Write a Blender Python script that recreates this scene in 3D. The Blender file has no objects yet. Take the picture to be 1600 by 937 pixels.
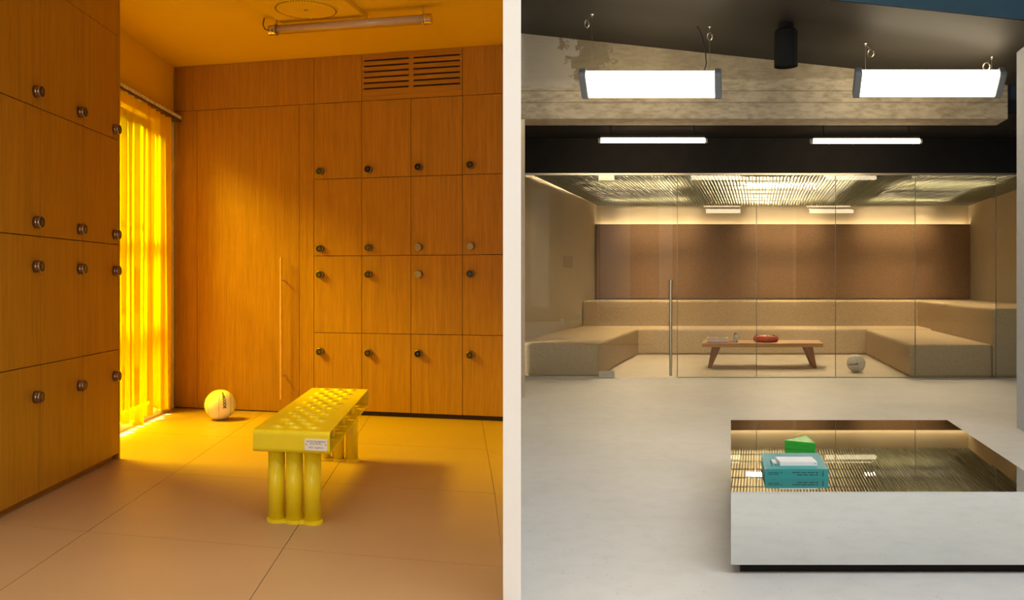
import bpy, math, random
from mathutils import Vector, Matrix
random.seed(7)
SC = bpy.context.scene
COL = SC.collection

# ------------------------------------------------------------------ camera, world, large lights, exposure
F, PX, H, CZ = 1400.0, 800.0, 439.0, 1.1          # focal length in pixels, principal point, eye height
cd = bpy.data.cameras.new('camera'); cd.sensor_fit = 'HORIZONTAL'; cd.sensor_width = 36.0
cd.lens = 36.0 * F / 1600.0; cd.shift_x = 0.0; cd.shift_y = -(468.5 - H) / 1600.0
cd.clip_start = 0.05; cd.clip_end = 200
cam = bpy.data.objects.new('camera', cd); COL.objects.link(cam)
cam.location = (0, 0, CZ); cam.rotation_euler = (math.pi / 2, 0, 0); SC.camera = cam

wd = bpy.data.worlds.new('world'); SC.world = wd; wd.use_nodes = True
bg = wd.node_tree.nodes['Background']; bg.inputs[0].default_value = (0.75, 0.85, 1.0, 1); bg.inputs[1].default_value = 1.2

ZC0 = 2.955
def area(name, loc, target, sx, sy, power, color):
    l = bpy.data.lights.new(name, 'AREA'); l.shape = 'RECTANGLE'; l.size = sx; l.size_y = sy
    l.energy = power; l.color = color
    o = bpy.data.objects.new(name, l); COL.objects.link(o); o.location = loc
    d = Vector(target) - Vector(loc); o.rotation_euler = d.to_track_quat('-Z', 'Y').to_euler()
    return o
area('skylight', (2.3, 1.2, 4.52), (2.3, 1.2, 0), 4.2, 3.2, 190, (0.93, 0.97, 1.0))        # hall roof light
area('entrance_daylight', (-1.5, -3.85, 1.5), (-1.5, 0, 1.3), 2.6, 2.3, 120, (1.0, 0.93, 0.82))   # glazed entrance behind the camera
area('window_daylight', (-4.15, 6.8, 3.6), (-1.9, 6.3, 0.4), 1.7, 1.5, 2500, (1.0, 0.93, 0.75)).data.spread = math.radians(150)   # daylight outside the curtained window

area('lobby_fill', (-1.1, 2.7, ZC0 - 0.02), (-1.1, 2.7, 0), 1.6, 2.4, 14, (1.0, 0.95, 0.88)).data.spread = math.radians(95)       # added overhead fill to brighten the near floor, no real fixture

SC.view_settings.view_transform = 'Standard'; SC.view_settings.look = 'None'
SC.view_settings.exposure = 0.0; SC.view_settings.gamma = 1.0; SC.view_settings.use_curve_mapping = False
SC.cycles.max_bounces = 10; SC.cycles.diffuse_bounces = 5; SC.cycles.glossy_bounces = 5
SC.cycles.transmission_bounces = 6; SC.cycles.transparent_max_bounces = 20
SC.cycles.sample_clamp_indirect = 6.0; SC.cycles.caustics_reflective = False; SC.cycles.caustics_refractive = False

# ------------------------------------------------------------------ measuring helpers
def fl(u, v, z=0.0):
    Y = (CZ - z) * F / (v - H); return ((u - PX) / F * Y, Y)
def zat(v, Y): return CZ - (v - H) / F * Y
def xat(u, Y): return (u - PX) / F * Y
def P(u, v, Y): return Vector((xat(u, Y), Y, zat(v, Y)))

# ------------------------------------------------------------------ materials
def nodes(name):
    m = bpy.data.materials.new(name); m.use_nodes = True
    nt = m.node_tree; b = nt.nodes['Principled BSDF']
    return m, nt, b
def N(nt, t, **kw):
    n = nt.nodes.new(t)
    for k, v in kw.items(): setattr(n, k, v)
    return n
def pos_noise(nt, scale, stretch=(1, 1, 1), detail=4, rough=0.55, rand=0.0):
    g = N(nt, 'ShaderNodeNewGeometry')
    mp = N(nt, 'ShaderNodeMapping'); mp.inputs['Scale'].default_value = stretch
    nt.links.new(g.outputs['Position'], mp.inputs['Vector'])
    if rand:
        oi = N(nt, 'ShaderNodeObjectInfo'); mu = N(nt, 'ShaderNodeMath', operation='MULTIPLY'); mu.inputs[1].default_value = rand
        nt.links.new(oi.outputs['Random'], mu.inputs[0]); nt.links.new(mu.outputs[0], mp.inputs['Location'])
    nz = N(nt, 'ShaderNodeTexNoise'); nz.inputs['Scale'].default_value = scale; nz.inputs['Detail'].default_value = detail
    nz.inputs['Roughness'].default_value = rough
    nt.links.new(mp.outputs[0], nz.inputs['Vector'])
    return nz
def ramp(nt, fac, stops):
    r = N(nt, 'ShaderNodeValToRGB'); e = r.color_ramp.elements
    while len(e) < len(stops): e.new(0.5)
    for k, (p, c) in enumerate(stops):
        e[k].position = p; e[k].color = (*c, 1)
    nt.links.new(fac, r.inputs[0]); return r
def mixc(nt, fac, a, b, blend='MIX'):
    m = N(nt, 'ShaderNodeMix', data_type='RGBA', blend_type=blend)
    for s, v in ((0, fac), (6, a), (7, b)):
        if hasattr(v, 'links') or hasattr(v, 'is_linked'): nt.links.new(v, m.inputs[s])
        else: m.inputs[s].default_value = v if s == 0 else (*v, 1)
    return m.outputs[2]
def bump(nt, b, h, strength, dist):
    bp = N(nt, 'ShaderNodeBump'); bp.inputs['Strength'].default_value = strength; bp.inputs['Distance'].default_value = dist
    nt.links.new(h, bp.inputs['Height']); nt.links.new(bp.outputs[0], b.inputs['Normal'])
def pm(name, c, rough=0.5, metal=0.0, var=0.12, vs=6.0, bs=0.0, bscale=200, spec=0.5, stretch=(1, 1, 1), coat=0.0):
    m, nt, b = nodes(name)
    b.inputs['Roughness'].default_value = rough; b.inputs['Metallic'].default_value = metal
    b.inputs['Specular IOR Level'].default_value = spec; b.inputs['Coat Weight'].default_value = coat
    nz = pos_noise(nt, vs, stretch)
    lo = tuple(x * (1 - var) for x in c); hi = tuple(min(1, x * (1 + var)) for x in c)
    r = ramp(nt, nz.outputs[0], [(0.3, lo), (0.7, hi)]); nt.links.new(r.outputs[0], b.inputs['Base Color'])
    if bs:
        n2 = pos_noise(nt, bscale); bump(nt, b, n2.outputs[0], bs, 0.004)
    return m
def wood(name, c1, c2, stretch, rough=0.45, rand=9.0):
    m, nt, b = nodes(name)
    a = pos_noise(nt, 1.0, stretch, detail=6, rough=0.65, rand=rand)
    f = pos_noise(nt, 4.0, stretch, detail=3, rand=rand)
    r = ramp(nt, a.outputs[0], [(0.30, c1), (0.68, c2)])
    r2 = ramp(nt, f.outputs[0], [(0.35, (0.80, 0.78, 0.76)), (0.6, (1, 1, 1))])
    o = mixc(nt, 0.55, r.outputs[0], r2.outputs[0], 'MULTIPLY'); nt.links.new(o, b.inputs['Base Color'])
    b.inputs['Roughness'].default_value = rough; b.inputs['Specular IOR Level'].default_value = 0.25
    bump(nt, b, f.outputs[0], 0.12, 0.001)
    return m
def emit(name, c, s):
    m, nt, b = nodes(name); b.inputs['Base Color'].default_value = (0.8, 0.8, 0.8, 1)
    b.inputs['Emission Color'].default_value = (*c, 1); b.inputs['Emission Strength'].default_value = s
    return m

M = {}
M['oak'] = wood('oak_veneer', (0.37, 0.185, 0.012), (0.48, 0.243, 0.018), (38, 38, 1.3))
M['oak_h'] = wood('oak_veneer_horizontal', (0.37, 0.185, 0.012), (0.48, 0.243, 0.018), (1.3, 1.3, 38))
M['gap'] = pm('dark_carcass', (0.035, 0.018, 0.008), 0.8)
M['plinth'] = wood('oak_plinth', (0.34, 0.15, 0.025), (0.43, 0.20, 0.035), (3, 3, 40))
M['yellow_paint'] = pm('yellow_ochre_paint', (0.80, 0.56, 0.006), 0.65, var=0.03, vs=1.0)
M['tile'] = pm('beige_tile', (0.43, 0.27, 0.128), 0.45, var=0.04, vs=0.7, spec=0.35, stretch=(1, 1.6, 1))
M['grout'] = pm('grout', (0.21, 0.125, 0.058), 0.8)
M['white_paint'] = pm('white_paint', (0.93, 0.925, 0.92), 0.6, var=0.01)
M['bench'] = pm('yellow_powder_coat', (0.86, 0.69, 0.014), 0.30, var=0.03, spec=0.5)
M['plaque'] = pm('plaque_white', (0.85, 0.84, 0.84), 0.35, var=0.01)
M['ink'] = pm('black_ink', (0.02, 0.02, 0.02), 0.6)
M['chrome'] = pm('chrome', (0.72, 0.66, 0.58), 0.18, 1.0, var=0.02)
M['brass'] = pm('brushed_brass', (0.75, 0.48, 0.17), 0.38, 0.35, var=0.05, vs=40)
M['steel'] = pm('brushed_steel', (0.55, 0.52, 0.44), 0.28, 1.0, var=0.08, vs=60, stretch=(1, 1, 0.1))
M['lockrim'] = pm('bronze_rim', (0.33, 0.24, 0.19), 0.3, 0.9, var=0.05)
M['keypad'] = pm('black_glass_keypad', (0.008, 0.008, 0.009), 0.06, coat=0.3)
M['keypad_reflection'] = pm('keypad_painted_reflection', (0.40, 0.36, 0.31), 0.25, 0.3)  # grey colour imitates a window reflection on some black keypad faces
M['digit'] = pm('keypad_digit', (0.30, 0.28, 0.25), 0.5)
M['ball'] = pm('cream_leather', (0.88, 0.83, 0.72), 0.55, var=0.03, vs=20, bs=0.25, bscale=350)
M['seam'] = pm('ball_seam', (0.30, 0.24, 0.16), 0.7)
M['rail'] = pm('curtain_rail_bronze', (0.11, 0.05, 0.018), 0.5)
M['clear'] = pm('clear_plastic', (0.85, 0.8, 0.7), 0.2)
M['exterior'] = pm('exterior_plaster', (0.34, 0.32, 0.28), 0.8, var=0.15, vs=1.5)
M['paving'] = pm('dark_paving', (0.035, 0.034, 0.03), 0.8)
M['dark_metal'] = pm('dark_window_metal', (0.05, 0.05, 0.045), 0.5)
M['mid_grey'] = pm('grey_render', (0.30, 0.30, 0.29), 0.8)

# right side
M['black'] = pm('black_paint', (0.010, 0.010, 0.010), 0.75, var=0.2, spec=0.2)
M['soffit'] = pm('dark_soffit_paint', (0.026, 0.023, 0.019), 0.6, var=0.12, vs=1.2, stretch=(0.2, 3, 1), spec=0.3)
M['blue'] = pm('blue_paint', (0.030, 0.085, 0.135), 0.7, var=0.10, vs=1.5)
M['stucco'] = pm('rough_grey_stucco', (0.50, 0.53, 0.58), 0.85, var=0.06, vs=30, bs=0.9, bscale=60)
M['cream'] = pm('cream_wall', (0.66, 0.56, 0.40), 0.7, var=0.03, vs=2)
M['jamb'] = pm('beige_render', (0.62, 0.50, 0.36), 0.7, var=0.05)
M['cap'] = pm('grey_plastic_cap', (0.23, 0.255, 0.29), 0.5, var=0.03)
M['oak_table'] = wood('warm_oak_table', (0.50, 0.26, 0.085), (0.66, 0.36, 0.13), (3, 45, 45), rand=0)
M['walnut'] = wood('walnut_leg', (0.24, 0.095, 0.032), (0.36, 0.15, 0.055), (40, 40, 4), rand=0)
M['teal'] = pm('teal_cloth', (0.035, 0.33, 0.34), 0.55, var=0.04)
M['paper'] = pm('paper', (0.82, 0.82, 0.84), 0.6, var=0.02)
M['paper_edge'] = pm('page_edge', (0.72, 0.70, 0.66), 0.8, var=0.08, vs=3, stretch=(1, 1, 200))
M['green'] = pm('bright_green_card', (0.02, 0.42, 0.03), 0.45, var=0.04)
M['red'] = pm('orange_red_glaze', (0.62, 0.072, 0.012), 0.15, var=0.05, coat=0.5)
M['book_red'] = pm('book_red', (0.55, 0.06, 0.05), 0.5)
M['book_green'] = pm('book_green', (0.10, 0.30, 0.14), 0.5)
M['book_yellow'] = pm('book_yellow', (0.75, 0.52, 0.10), 0.5)
M['book_blue'] = pm('book_blue', (0.06, 0.12, 0.28), 0.5)
M['china'] = pm('white_china', (0.80, 0.76, 0.68), 0.25)
M['brown_glaze'] = pm('brown_glaze', (0.22, 0.08, 0.03), 0.3)
M['blade'] = pm('ceiling_blade', (0.21, 0.215, 0.16), 0.55, spec=0.3)
M['seal'] = pm('grey_silicone', (0.22, 0.21, 0.17), 0.5)
M['void'] = pm('ceiling_void', (0.022, 0.030, 0.024), 0.8)
M['cable'] = pm('black_cable', (0.012, 0.012, 0.012), 0.5)
M['white_plastic'] = pm('white_plastic', (0.75, 0.73, 0.68), 0.4)
M['plate'] = pm('painted_plate', (0.50, 0.42, 0.29), 0.6)
M['felt'] = pm('brown_felt', (0.25, 0.150, 0.080), 0.95, var=0.17, vs=55, bs=0.8, bscale=260, spec=0.1)
M['carpet'] = pm('beige_carpet', (0.60, 0.455, 0.28), 0.97, var=0.16, vs=60, bs=0.9, bscale=300, spec=0.05)
M['inner_floor'] = pm('sand_concrete', (0.60, 0.50, 0.36), 0.5, var=0.05, vs=2.5)
M['lamp'] = emit('lamp_diffuser', (1.0, 0.80, 0.52), 13.0)
M['tube'] = emit('warm_tube', (1.0, 0.70, 0.40), 36.0)
M['gridlamp'] = emit('ceiling_lamp_tube', (1.0, 0.76, 0.46), 500.0)
M['led'] = emit('led_strip', (1.0, 0.74, 0.42), 10.0)
m, nt, b = nodes('mirror'); M['mirror'] = m
b.inputs['Metallic'].default_value = 1; b.inputs['Roughness'].default_value = 0.012; b.inputs['Base Color'].default_value = (0.86, 0.88, 0.86, 1)

def concrete_floor():
    m, nt, b = nodes('pale_polished_concrete')
    a = pos_noise(nt, 0.9, detail=5); s = pos_noise(nt, 55, detail=2); k = pos_noise(nt, 9, detail=3)
    r = ramp(nt, a.outputs[0], [(0.3, (0.60, 0.59, 0.565)), (0.7, (0.68, 0.675, 0.655))])
    r2 = ramp(nt, s.outputs[0], [(0.26, (0.72, 0.71, 0.69)), (0.34, (1, 1, 1))])
    r3 = ramp(nt, k.outputs[0], [(0.3, (0.94, 0.935, 0.93)), (0.55, (1, 1, 1))])
    o = mixc(nt, 1.0, r.outputs[0], r2.outputs[0], 'MULTIPLY'); o = mixc(nt, 1.0, o, r3.outputs[0], 'MULTIPLY')
    nt.links.new(o, b.inputs['Base Color']); b.inputs['Roughness'].default_value = 0.48; b.inputs['Specular IOR Level'].default_value = 0.3
    bump(nt, b, s.outputs[0], 0.05, 0.002); return m
M['floor'] = concrete_floor()

def beam_concrete():
    m, nt, b = nodes('board_marked_concrete')
    g = N(nt, 'ShaderNodeNewGeometry'); sp = N(nt, 'ShaderNodeSeparateXYZ'); nt.links.new(g.outputs['Position'], sp.inputs[0])
    big = pos_noise(nt, 1.7, detail=6); fine = pos_noise(nt, 22, (0.5, 1, 1.5), detail=5); edge = pos_noise(nt, 5, detail=5, rough=0.7)
    base = ramp(nt, big.outputs[0], [(0.3, (0.36, 0.31, 0.23)), (0.7, (0.60, 0.54, 0.42))]).outputs[0]
    f2 = ramp(nt, fine.outputs[0], [(0.3, (0.60, 0.58, 0.55)), (0.6, (1, 1, 1))]).outputs[0]
    o = mixc(nt, 0.9, base, f2, 'MULTIPLY')
    # formwork joints: thin darker lines along the beam
    for zc in (2.79, 2.90):
        d = N(nt, 'ShaderNodeMath', operation='SUBTRACT'); d.inputs[1].default_value = zc; nt.links.new(sp.outputs[2], d.inputs[0])
        ad = N(nt, 'ShaderNodeMath', operation='ABSOLUTE'); nt.links.new(d.outputs[0], ad.inputs[0])
        lt = N(nt, 'ShaderNodeMapRange'); lt.inputs[1].default_value = 0.002; lt.inputs[2].default_value = 0.009
        lt.inputs[3].default_value = 0.55; lt.inputs[4].default_value = 0.0; nt.links.new(ad.outputs[0], lt.inputs[0])
        o = mixc(nt, lt.outputs[0], o, (0.14, 0.12, 0.085))
    def mask(xe, ze, sx):
        # 1 left of x = xe (ragged) and above z = ze
        ew = N(nt, 'ShaderNodeMath', operation='MULTIPLY_ADD'); ew.inputs[1].default_value = sx; nt.links.new(edge.outputs[0], ew.inputs[0]); nt.links.new(sp.outputs[0], ew.inputs[2])
        a = N(nt, 'ShaderNodeMapRange'); a.inputs[1].default_value = xe; a.inputs[2].default_value = xe + 0.03; a.inputs[3].default_value = 1; a.inputs[4].default_value = 0
        nt.links.new(ew.outputs[0], a.inputs[0])
        ez = N(nt, 'ShaderNodeMath', operation='MULTIPLY_ADD'); ez.inputs[1].default_value = 0.10; nt.links.new(edge.outputs[0], ez.inputs[0]); nt.links.new(sp.outputs[2], ez.inputs[2])
        c = N(nt, 'ShaderNodeMapRange'); c.inputs[1].default_value = ze; c.inputs[2].default_value = ze + 0.02; nt.links.new(ez.outputs[0], c.inputs[0])
        mu = N(nt, 'ShaderNodeMath', operation='MULTIPLY'); nt.links.new(a.outputs[0], mu.inputs[0]); nt.links.new(c.outputs[0], mu.inputs[1])
        return mu.outputs[0]
    o = mixc(nt, mask(4.0, 3.05, 1.2), o, mixc(nt, 0.5, o, (0.24, 0.195, 0.125)))
    o = mixc(nt, mask(1.55, 3.03, 1.4), o, mixc(nt, 0.6, o, (0.16, 0.135, 0.085)))
    o = mixc(nt, mask(0.92, 2.97, 0.8), o, mixc(nt, 0.75, o, (0.44, 0.42, 0.38)))
    nt.links.new(o, b.inputs['Base Color']); b.inputs['Roughness'].default_value = 0.85; b.inputs['Specular IOR Level'].default_value = 0.2
    bump(nt, b, fine.outputs[0], 0.5, 0.008); return m
M['concrete'] = beam_concrete()

def glass_mat(name, tint, ior=1.5):
    m = bpy.data.materials.new(name); m.use_nodes = True; nt = m.node_tree
    for n in list(nt.nodes): nt.nodes.remove(n)
    out = N(nt, 'ShaderNodeOutputMaterial'); mx = N(nt, 'ShaderNodeMixShader'); lw = N(nt, 'ShaderNodeLayerWeight'); lw.inputs[0].default_value = 0.5; pw = N(nt, 'ShaderNodeMath', operation='POWER'); pw.inputs[1].default_value = 5.0; nt.links.new(lw.outputs['Facing'], pw.inputs[0]); fr = N(nt, 'ShaderNodeMath', operation='MULTIPLY_ADD'); fr.inputs[1].default_value = 0.96; fr.inputs[2].default_value = 0.04; nt.links.new(pw.outputs[0], fr.inputs[0])
    t = N(nt, 'ShaderNodeBsdfTransparent'); t.inputs[0].default_value = (*tint, 1)
    g = N(nt, 'ShaderNodeBsdfGlossy'); g.inputs['Roughness'].default_value = 0.0
    nt.links.new(fr.outputs[0], mx.inputs[0]); nt.links.new(t.outputs[0], mx.inputs[1]); nt.links.new(g.outputs[0], mx.inputs[2])
    nt.links.new(mx.outputs[0], out.inputs[0]); return m
M['glass'] = glass_mat('clear_glass', (0.965, 0.98, 0.965))
M['tube_glass'] = glass_mat('lamp_tube_glass', (0.9, 0.87, 0.84))
M['frost'] = pm('frosted_tube', (0.72, 0.62, 0.52), 0.25, var=0.02)
def curtain_mat(name, tr0, tr1, tl):
    m = bpy.data.materials.new(name); m.use_nodes = True; nt = m.node_tree
    for n in list(nt.nodes): nt.nodes.remove(n)
    out = N(nt, 'ShaderNodeOutputMaterial'); c = (1.0, 0.66, 0.0, 1)
    d = N(nt, 'ShaderNodeBsdfDiffuse'); d.inputs[0].default_value = c
    t = N(nt, 'ShaderNodeBsdfTranslucent'); t.inputs[0].default_value = c
    p = N(nt, 'ShaderNodeBsdfTransparent'); p.inputs[0].default_value = (1.0, 0.74, 0.0, 1)
    w = pos_noise(nt, 260, detail=1); r = ramp(nt, w.outputs[0], [(0.3, (tr0,) * 3), (0.7, (tr1,) * 3)])
    a = N(nt, 'ShaderNodeMixShader'); a.inputs[0].default_value = tl; nt.links.new(d.outputs[0], a.inputs[1]); nt.links.new(t.outputs[0], a.inputs[2])
    e = N(nt, 'ShaderNodeMixShader'); nt.links.new(r.outputs[0], e.inputs[0]); nt.links.new(a.outputs[0], e.inputs[1]); nt.links.new(p.outputs[0], e.inputs[2])
    nt.links.new(e.outputs[0], out.inputs[0]); return m
M['curtain'] = curtain_mat('sheer_yellow_voile', 0.32, 0.44, 0.012)
M['curtain_dense'] = curtain_mat('dense_yellow_voile', 0.20, 0.28, 0.035)

# ------------------------------------------------------------------ mesh helpers
class MB:
    def __init__(s): s.v = []; s.f = []; s.mi = []
    def add(s, vs, fs, mi=0):
        o = len(s.v); s.v += [Vector(p) for p in vs]
        for f in fs: s.f.append([o + i for i in f]); s.mi.append(mi)
        return s
    def prism(s, pts, z0, z1, mi=0):            # pts counter-clockwise plan points; z0 / z1 number or list
        n = len(pts); a = z0 if isinstance(z0, (list, tuple)) else [z0] * n; c = z1 if isinstance(z1, (list, tuple)) else [z1] * n
        vs = [(p[0], p[1], a[i]) for i, p in enumerate(pts)] + [(p[0], p[1], c[i]) for i, p in enumerate(pts)]
        fs = [list(range(n))[::-1], list(range(n, 2 * n))] + [[i, (i + 1) % n, n + (i + 1) % n, n + i] for i in range(n)]
        return s.add(vs, fs, mi)
    def box(s, x0, x1, y0, y1, z0, z1, mi=0):
        return s.prism([(x0, y0), (x1, y0), (x1, y1), (x0, y1)], z0, z1, mi)
    def tube(s, pts, r, n=12, mi=0, cap=True, r2=None):
        pts = [Vector(p) for p in pts]; rings = []; prev = None
        for i, p in enumerate(pts):
            t = (pts[min(i + 1, len(pts) - 1)] - pts[max(i - 1, 0)]).normalized()
            if prev is None:
                a = Vector((0, 0, 1)) if abs(t.z) < 0.9 else Vector((1, 0, 0)); u = t.cross(a).normalized()
            else: u = (prev - t * prev.dot(t)).normalized()
            prev = u; w = t.cross(u); rr = r if r2 is None else r + (r2 - r) * i / (len(pts) - 1)
            rings.append([p + (u * math.cos(k * 2 * math.pi / n) + w * math.sin(k * 2 * math.pi / n)) * rr for k in range(n)])
        vs = [q for g in rings for q in g]; fs = []
        for i in range(len(rings) - 1):
            for k in range(n): fs.append([i * n + k, i * n + (k + 1) % n, (i + 1) * n + (k + 1) % n, (i + 1) * n + k])
        if cap: fs += [list(range(n))[::-1], list(range((len(rings) - 1) * n, len(rings) * n))]
        return s.add(vs, fs, mi)
    def ring(s, c, ax, R, r, n=24, m=8, mi=0, arc=(0, 2 * math.pi)):
        ax = Vector(ax).normalized(); a = Vector((0, 0, 1)) if abs(ax.z) < 0.9 else Vector((1, 0, 0)); u = ax.cross(a).normalized(); w = ax.cross(u)
        pts = [Vector(c) + (u * math.cos(t) + w * math.sin(t)) * R for t in [arc[0] + (arc[1] - arc[0]) * i / n for i in range(n + 1)]]
        return s.tube(pts, r, m, mi)
    def lathe(s, prof, c=(0, 0, 0), ax='z', n=24, mi=0):   # prof: (radius, height)
        vs = []; fs = []; k = len(prof)
        for j in range(n):
            t = 2 * math.pi * j / n
            for (r, h) in prof:
                p = {'z': (r * math.cos(t), r * math.sin(t), h), 'y': (r * math.cos(t), h, r * math.sin(t)), 'x': (h, r * math.cos(t), r * math.sin(t))}[ax]
                vs.append((p[0] + c[0], p[1] + c[1], p[2] + c[2]))
        for j in range(n):
            for i in range(k - 1): fs.append([j * k + i, ((j + 1) % n) * k + i, ((j + 1) % n) * k + i + 1, j * k + i + 1])
        return s.add(vs, fs, mi)
    def mesh(s, name, mats, smooth=False, origin=None, flip=False):
        me = bpy.data.meshes.new(name); o = origin or Vector((0, 0, 0))
        me.from_pydata([tuple(p - o) for p in s.v], [], s.f)
        for m in (mats if isinstance(mats, (list, tuple)) else [mats]): me.materials.append(M[m] if isinstance(m, str) else m)
        for p, i in zip(me.polygons, s.mi): p.material_index = i; p.use_smooth = smooth
        me.validate(); me.update()
        import bmesh
        bm = bmesh.new(); bm.from_mesh(me); bmesh.ops.recalc_face_normals(bm, faces=bm.faces); bm.to_mesh(me); bm.free()
        return me
    def build(s, name, mats, parent=None, smooth=False, bevel=0, seg=2, auto=None):
        xs = [p.x for p in s.v]; ys = [p.y for p in s.v]; zs = [p.z for p in s.v]
        o = Vector(((min(xs) + max(xs)) / 2, (min(ys) + max(ys)) / 2, min(zs)))
        ob = bpy.data.objects.new(name, s.mesh(name, mats, smooth, o)); COL.objects.link(ob); ob.location = o
        if parent is not None: ob.parent = parent
        if bevel:
            md = ob.modifiers.new('bevel', 'BEVEL'); md.width = bevel; md.segments = seg; md.limit_method = 'ANGLE'; md.angle_limit = math.radians(40)
        return ob
def tag(o, label, cat, group=None):
    o['label'] = label; o['category'] = cat
    if group: o['group'] = group
    return o
def struct(o, label=None):
    o['kind'] = 'structure'
    if label: o['label'] = label
    return o
def stuff(o): o['kind'] = 'stuff'; return o
def empty(name, loc=(0, 0, 0), rz=0.0):
    o = bpy.data.objects.new(name, None); COL.objects.link(o); o.location = loc; o.rotation_euler = (0, 0, rz); o.empty_display_size = 0.1
    return o
def link_copy(src, parent, loc=None):
    c = src.copy(); COL.objects.link(c); c.parent = parent
    if loc is not None: c.location = loc
    return c
def text_mesh(txt, size, align='CENTER', extrude=0.0, bold=0.0):
    cu = bpy.data.curves.new('t', 'FONT'); cu.body = txt; cu.size = size; cu.align_x = align; cu.align_y = 'CENTER'; cu.extrude = extrude
    cu.resolution_u = 2; cu.offset = bold
    o = bpy.data.objects.new('t', cu); COL.objects.link(o)
    dg = bpy.context.evaluated_depsgraph_get(); me = o.evaluated_get(dg).to_mesh()
    vs = [v.co.copy() for v in me.vertices]; fs = [list(p.vertices) for p in me.polygons]
    o.evaluated_get(dg).to_mesh_clear(); bpy.data.objects.remove(o); bpy.data.curves.remove(cu)
    return vs, fs

# ================================================================== LEFT: LOCKER ROOM — shell
ZC = 2.955                                             # ceiling height
Cx, Cy = fl(272, 637)                                   # far left corner
S1 = -0.050                                             # dX/dY of the window wall
S2 = (7.02 - Cy) / (xat(785, 7.02) - Cx)                # dY/dX of the locker wall
def LW(Y): return Cx + S1 * (Y - Cy)                    # X of the window wall at depth Y
TH2 = math.atan(S2); cs2, sn2 = math.cos(TH2), math.sin(TH2)
def bw(u):                                              # column u on the locker wall -> distance along the wall, depth
    k = (u - PX) / F; Y = (Cy - S2 * Cx) / (1 - S2 * k); return (k * Y - Cx) / cs2, Y
def bz(u, v): return zat(v, bw(u)[1])
def bpt(s, y=0.0): return Vector((Cx + s * cs2 - y * sn2, Cy + s * sn2 + y * cs2, 0))
s_end = bw(790)[0]

# floor tiles of the locker room
floorL = struct(MB().prism([(-3.6, -4.0), (-0.005, -4.0), (-0.005, 8.6), (-3.6, 8.6)], -0.10, -0.004).build('floor', 'grout'), 'beige large format tile floor of the yellow locker room')
def tile_pt(c, r): # c across, r along depth
    return (c - 0.0607 * (5.0 + r), 5.0 + r - 0.2658 * (c + 1.2))
TW = 0.925
for ci in range(-4, 2):
    for ri in range(-4, 5):
        c0, c1 = 0.215 + (ci - 1) * TW, 0.215 + ci * TW; r0, r1 = -1.18 + ri * 1.20, -1.18 + (ri + 1) * 1.20
        g = 0.0016
        q = [tile_pt(c0 + g, r0 + g), tile_pt(c1 - g, r0 + g), tile_pt(c1 - g, r1 - g), tile_pt(c0 + g, r1 - g)]
        q = [(min(max(x, -3.55), -0.032), y) for x, y in q]
        if abs(q[1][0] - q[0][0]) < 0.02 and abs(q[2][0] - q[3][0]) < 0.02: continue
        tm = MB().prism(q, -0.004, 0.0); tm.v = [p - floorL.location for p in tm.v]; tm.build('tile', 'tile', floorL)
# beyond the built tiles toward the camera the same floor goes on
tm = MB().prism([(-3.55, -3.95), (-0.032, -3.95), (-0.032, -0.6), (-3.55, 0.3)], -0.004, -0.0003); tm.v = [p - floorL.location for p in tm.v]; tm.build('tile_field', 'tile', floorL)

struct(MB().prism([(-3.6, -4.0), (-0.03, -4.0), (-0.03, 7.3), (-3.6, 8.3)], ZC, ZC + 0.2).build('ceiling', 'yellow_paint'), 'ochre yellow painted ceiling above the lockers')

# window wall: painted upper part, white lower part with a window opening
zt = 2.53
def strip(y0, y1, z0, z1, mat, mb=None, t=0.16):
    mb = mb or MB(); mb.prism([(LW(y0), y0), (LW(y1), y1), (LW(y1) - t, y1), (LW(y0) - t, y0)][::-1], z0, z1); return mb
wl = struct(strip(-4.0, Cy + 0.1, zt, ZC, 'yellow_paint').build('wall_left', 'yellow_paint'), 'ochre painted wall above the yellow curtain')
mb = MB(); strip(-4.0, 5.2, 0, zt, '', mb); strip(7.42, Cy + 0.1, 0, zt, '', mb); strip(5.2, 7.42, 0, 0.12, '', mb); strip(5.2, 7.42, 2.42, zt, '', mb)
mb.build('lower_wall', 'white_paint', None).parent = wl
bpy.data.objects['lower_wall'].location -= wl.location
# window with frame, rails and pane
win = empty('window_1', (LW(6.15) - 0.10, 6.15, 0.12)); struct(win, 'tall window behind the yellow curtain')
def wloc(y, z, dx=0): return Vector((LW(y) - 0.10 + dx, y, z)) - win.location
mb = MB()
for z0, z1 in ((0.12, 0.17), (2.37, 2.42), (0.86, 0.90), (1.52, 1.56)):
    a, c = wloc(5.2, z0), wloc(7.42, z0); mb.prism([(a.x - .025, a.y), (a.x + .025, a.y), (c.x + .025, c.y), (c.x - .025, c.y)], z0 - 0.12, z1 - 0.12)
for yy in (5.2, 6.15, 7.0, 7.38):
    a, c = wloc(yy, 0), wloc(yy + 0.04, 0); mb.prism([(a.x - .025, a.y), (a.x + .025, a.y), (c.x + .025, c.y), (c.x - .025, c.y)], 0.0, 2.30)
mb.build('window_frame', 'dark_metal', win)
for y0, y1 in ((5.24, 6.15), (6.19, 7.0), (7.04, 7.38)):
    a, c = wloc(y0, 0), wloc(y1, 0); MB().prism([(a.x - .004, a.y), (a.x + .004, a.y), (c.x + .004, c.y), (c.x - .004, c.y)], 0.05, 2.25).build('pane', 'glass', win)
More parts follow.
